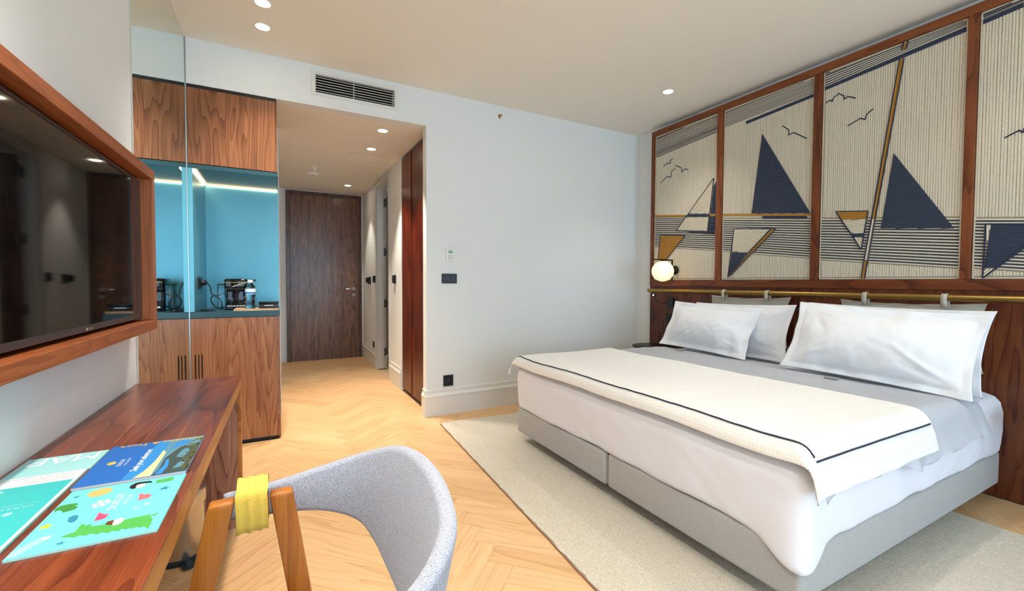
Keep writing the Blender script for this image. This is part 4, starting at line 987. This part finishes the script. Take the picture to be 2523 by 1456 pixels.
# mattress with fitted sheet
MX0, MX1, MY0, MY1 = 1.56, 3.545, .805, 2.835
def rbox(u, v):
    """rounded slab: u around the outline, v from bottom hem over the edge to the middle of the top"""
    cx, cy, hx, hy2 = (MX0+MX1)/2, (MY0+MY1)/2, (MX1-MX0)/2, (MY1-MY0)/2
    per = 4; s = (u*4) % 4; i = int(s); t = s-i
    t = .5-.5*math.cos(PI*t) if False else t
    q4 = [(-1, -1), (1, -1), (1, 1), (-1, 1)]
    ax, ay = q4[i]; bx_, by_ = q4[(i+1) % 4]
    sx, sy = ax+(bx_-ax)*t, ay+(by_-ay)*t
    rc = .06
    px, py = sx*hx, sy*hy2
    # round the plan corners
    ex, ey = max(0, abs(px)-(hx-rc)), max(0, abs(py)-(hy2-rc))
    if ex > 0 and ey > 0:
        l = math.hypot(ex, ey); k_ = rc/l if l > rc else 1
        px = math.copysign(hx-rc+ex*k_, px); py = math.copysign(hy2-rc+ey*k_, py)
    prof = [(-.012, .2745), (-.004, .288), (0, .33), (.004, .42), (.004, .50), (-.004, .55), (-.022, .58), (-.05, .595), (-.09, BT), (-.25, BT+.002), (-.5, BT+.003), (-.98, BT+.003)]
    f = v*(len(prof)-1); j = min(int(f), len(prof)-2); tt = f-j
    ins, z = prof[j][0]+(prof[j+1][0]-prof[j][0])*tt, prof[j][1]+(prof[j+1][1]-prof[j][1])*tt
    ll = max(abs(px)/hx, abs(py)/hy2, 1e-6)
    x = px*(1+ins/hx) ; y = py*(1+ins/hy2)
    if ins < -.9: x, y = px*.02, py*.02
    w_ = 0
    if z < .56:
        along = px if abs(abs(py)-hy2) < .12 else py
        fade = max(0, min(1, (.56-z)/.1))
        w_ = .007*fade*(noise.noise(Vector((along*5, z*3, 3+i)))+.5*noise.noise(Vector((along*17-z*22, z*2, 9+i))))
        z += .010*noise.noise(Vector((along*4, 7.7, i)))*max(0, (.33-z)/.06)
    dc = math.hypot(px+hx-.03, py+hy2-.03)       # the loose sheet corner at the foot
    cf = math.exp(-(dc/.10)**2)*max(0, min(1, (.44-z)/.16)); z -= .075*cf; w_ += .034*cf
    nx_, ny_ = px/hx, py/hy2; ln = math.hypot(nx_**5, ny_**5) or 1
    return (cx+x+w_*(nx_**5)/ln, cy+y+w_*(ny_**5)/ln, z)
b = B().grid(rbox, 400, 44, True); b.bm.faces.new([v for v in b.bm.verts if v.is_boundary and v.co.z > .5]) if False else None
mt = b.build('mattress', 'sheet_white', smooth=True); tag(mt, 'thick mattress in a white fitted sheet on two bases', 'mattress')

def over(a, edge, R_, sgn):
    """unrolled distance a running over a rounded edge; sgn=+1 edge on the low side"""
    st = edge+sgn*R_; d_ = (st-a)*sgn
    if d_ <= 0: return a, 0.0
    if d_ < R_*PI/2: th = d_/R_; return st-sgn*R_*math.sin(th), R_*(1-math.cos(th))
    return edge-sgn*.02*min(1, (d_-R_*PI/2)/.1), R_+(d_-R_*PI/2)
def drape(ax, ay, top, R_, lift):
    x, dx = over(ax, MX0-lift, R_, 1)
    if ay < 1.8: y, dy = over(ay, MY0-lift, R_, 1)
    else: y, dy = over(ay, MY1+lift, R_, -1)
    z = top-math.hypot(dx, dy)
    return x, y, z
# duvet
DT = .636
def duvet(u, v):
    ax = 1.625+u*(3.10-1.625); far, near = 2.86, MY0-.135-.05*u+.018*math.sin(u*9)+.012*math.sin(u*23)
    ax += .05*v**6*(u**8)*2
    ay = far+(near-far)*v
    x, y, z = drape(ax, ay, DT-.012*max(0, u-.8)/.2, .07, .012)
    e = min(1, min(u, 1-u)*12)
    z += .006*noise.noise(Vector((ax*3, ay*3, 2)))+.004*noise.noise(Vector((ax*14, ay*5, 4)))
    hang = max(0, (DT-.03-z))
    y -= hang*.12*(1+noise.noise(Vector((ax*9, 0, 1))))
    if u < .06: z -= (.06-u)/.06*.032
    if u > .985: z -= (u-.985)/.015*.024
    return (x, y, max(z, BT+.005) if (MX0+.1 < x and MY0+.07 < y < MY1-.07) else z)
b = B().grid(duvet, 130, 190); bmesh.ops.solidify(b.bm, geom=b.bm.faces[:], thickness=.004)
dv = b.build('duvet', 'linen_white', smooth=True); tag(dv, 'white duvet spread over the mattress below the blanket', 'duvet')
for (x, y, a) in ((2.865, 1.345, .12), (2.93, 2.50, .1)):
    b = bx((-.014, -.035, -.006), (.014, .035, .003), .0008); tg = b.build('fabric_tag', 'print_grey', dv, loc=(x, y, DT+.010), rot=(0, 0, a))
# waffle blanket
CELL = .0150
HEAD, NEAR, FOOT, FAR_ = 2.44, MY0-.155, MX0-.055, MY1+.075
def blanket(u, v):
    ax = FOOT+u*(HEAD-FOOT); ay = FAR_+(NEAR-FAR_)*v
    axw = ax+.012*noise.noise(Vector((ay*2.2, 0, 5)))*(1 if u < .2 or u > .8 else .4)
    x, y, z = drape(axw+.06*v*max(0, u-.0), ay, DT+.014, .065, .020)
    z += .006*noise.noise(Vector((ax*3, ay*3, 2)))+.003*noise.noise(Vector((ax*2, ay*7, 11)))
    cell = math.cos(2*PI*ax/CELL)*.5+math.cos(2*PI*ay/CELL)*.5
    amp = .0021
    if z < DT-.05: x += -amp*cell if ax < MX0 else 0; y += -amp*cell if ay < MY0 else 0
    z += amp*cell
    if z < DT-.03: y -= .010*(1+noise.noise(Vector((ax*7, 3, 1))))*(1 if ay < 1.8 else -1)*min(1, (DT-.03-z)/.05)
    return (x, y, z)
NUb, NVb = int((HEAD-FOOT)/CELL*4), int((FAR_-NEAR)/CELL*4)
b = B().grid(blanket, NUb, NVb)
bl = b.build('waffle_blanket', 'waffle_wool', smooth=True); tag(bl, 'cream waffle-knit blanket with navy stitched border across the bed', 'blanket')
md = bl.modifiers.new('thickness', 'SOLIDIFY'); md.thickness = .005; md.offset = 0
def stitch(fix, rng, axis):
    n = 160; pts = []
    for i in range(n+1):
        t = rng[0]+(rng[1]-rng[0])*i/n
        u, v = (fix, t) if axis == 'v' else (t, fix)
        p = Vector(blanket(u, v)); q = Vector(blanket(min(1, u+.001), v))
        ax = FOOT+u*(HEAD-FOOT); 
        pts.append(p+Vector((-.002 if u < .1 else 0, -.003 if v > .93 else 0, .005)))
    # smooth out the knit relief
    sm = []
    for i in range(len(pts)):
        w_ = pts[max(0, i-2):i+3]; sm.append(sum(w_, Vector())/len(w_))
    return sm
uS, vS = .075, 1-.108/(FAR_-NEAR)
b = B(); b.tube(stitch(uS, (.02, vS), 'v'), .0035, 6); b.tube(stitch(vS, (uS, .985), 'u'), .0035, 6); b.build('navy_border', 'navy_stitch', bl, smooth=True)
# small tassel at the far foot corner
b = B(); p = Vector(blanket(0, 0))
for i in range(3): b.tube([p+Vector((.004*i, .004*i, .004)), p+Vector((-.008+.004*i, .01, -.02)), p+Vector((-.006+.005*i, .012, -.045))], [.004, .006, .004], 8)
b.build('tassel', 'waffle_wool', bl, smooth=True)

# pillows
pillow('pillow', 'white pillow at front on the wall side of the bed', .86, .43, .17, 'linen_white', (3.03, 2.405, .640), .46, -.03, .02, .045, 11, group='bed pillows', wr=.0065)
pillow('pillow', 'white pillow leaning behind the front pillow, wall side', .86, .445, .15, 'linen_white', (3.22, 2.24, .612), .33, .02, -.02, .035, 21, group='bed pillows')
pillow('pillow', 'white pillow at front on the near side of the bed', .92, .47, .19, 'linen_white', (2.95, 1.235, .640), .46, .03, .035, .04, 31, group='bed pillows', wr=.0065)
pillow('pillow', 'white pillow leaning behind the front pillow, near side', .93, .475, .15, 'linen_white', (3.20, 1.27, .612), .33, .0, .01, .045, 41, group='bed pillows')
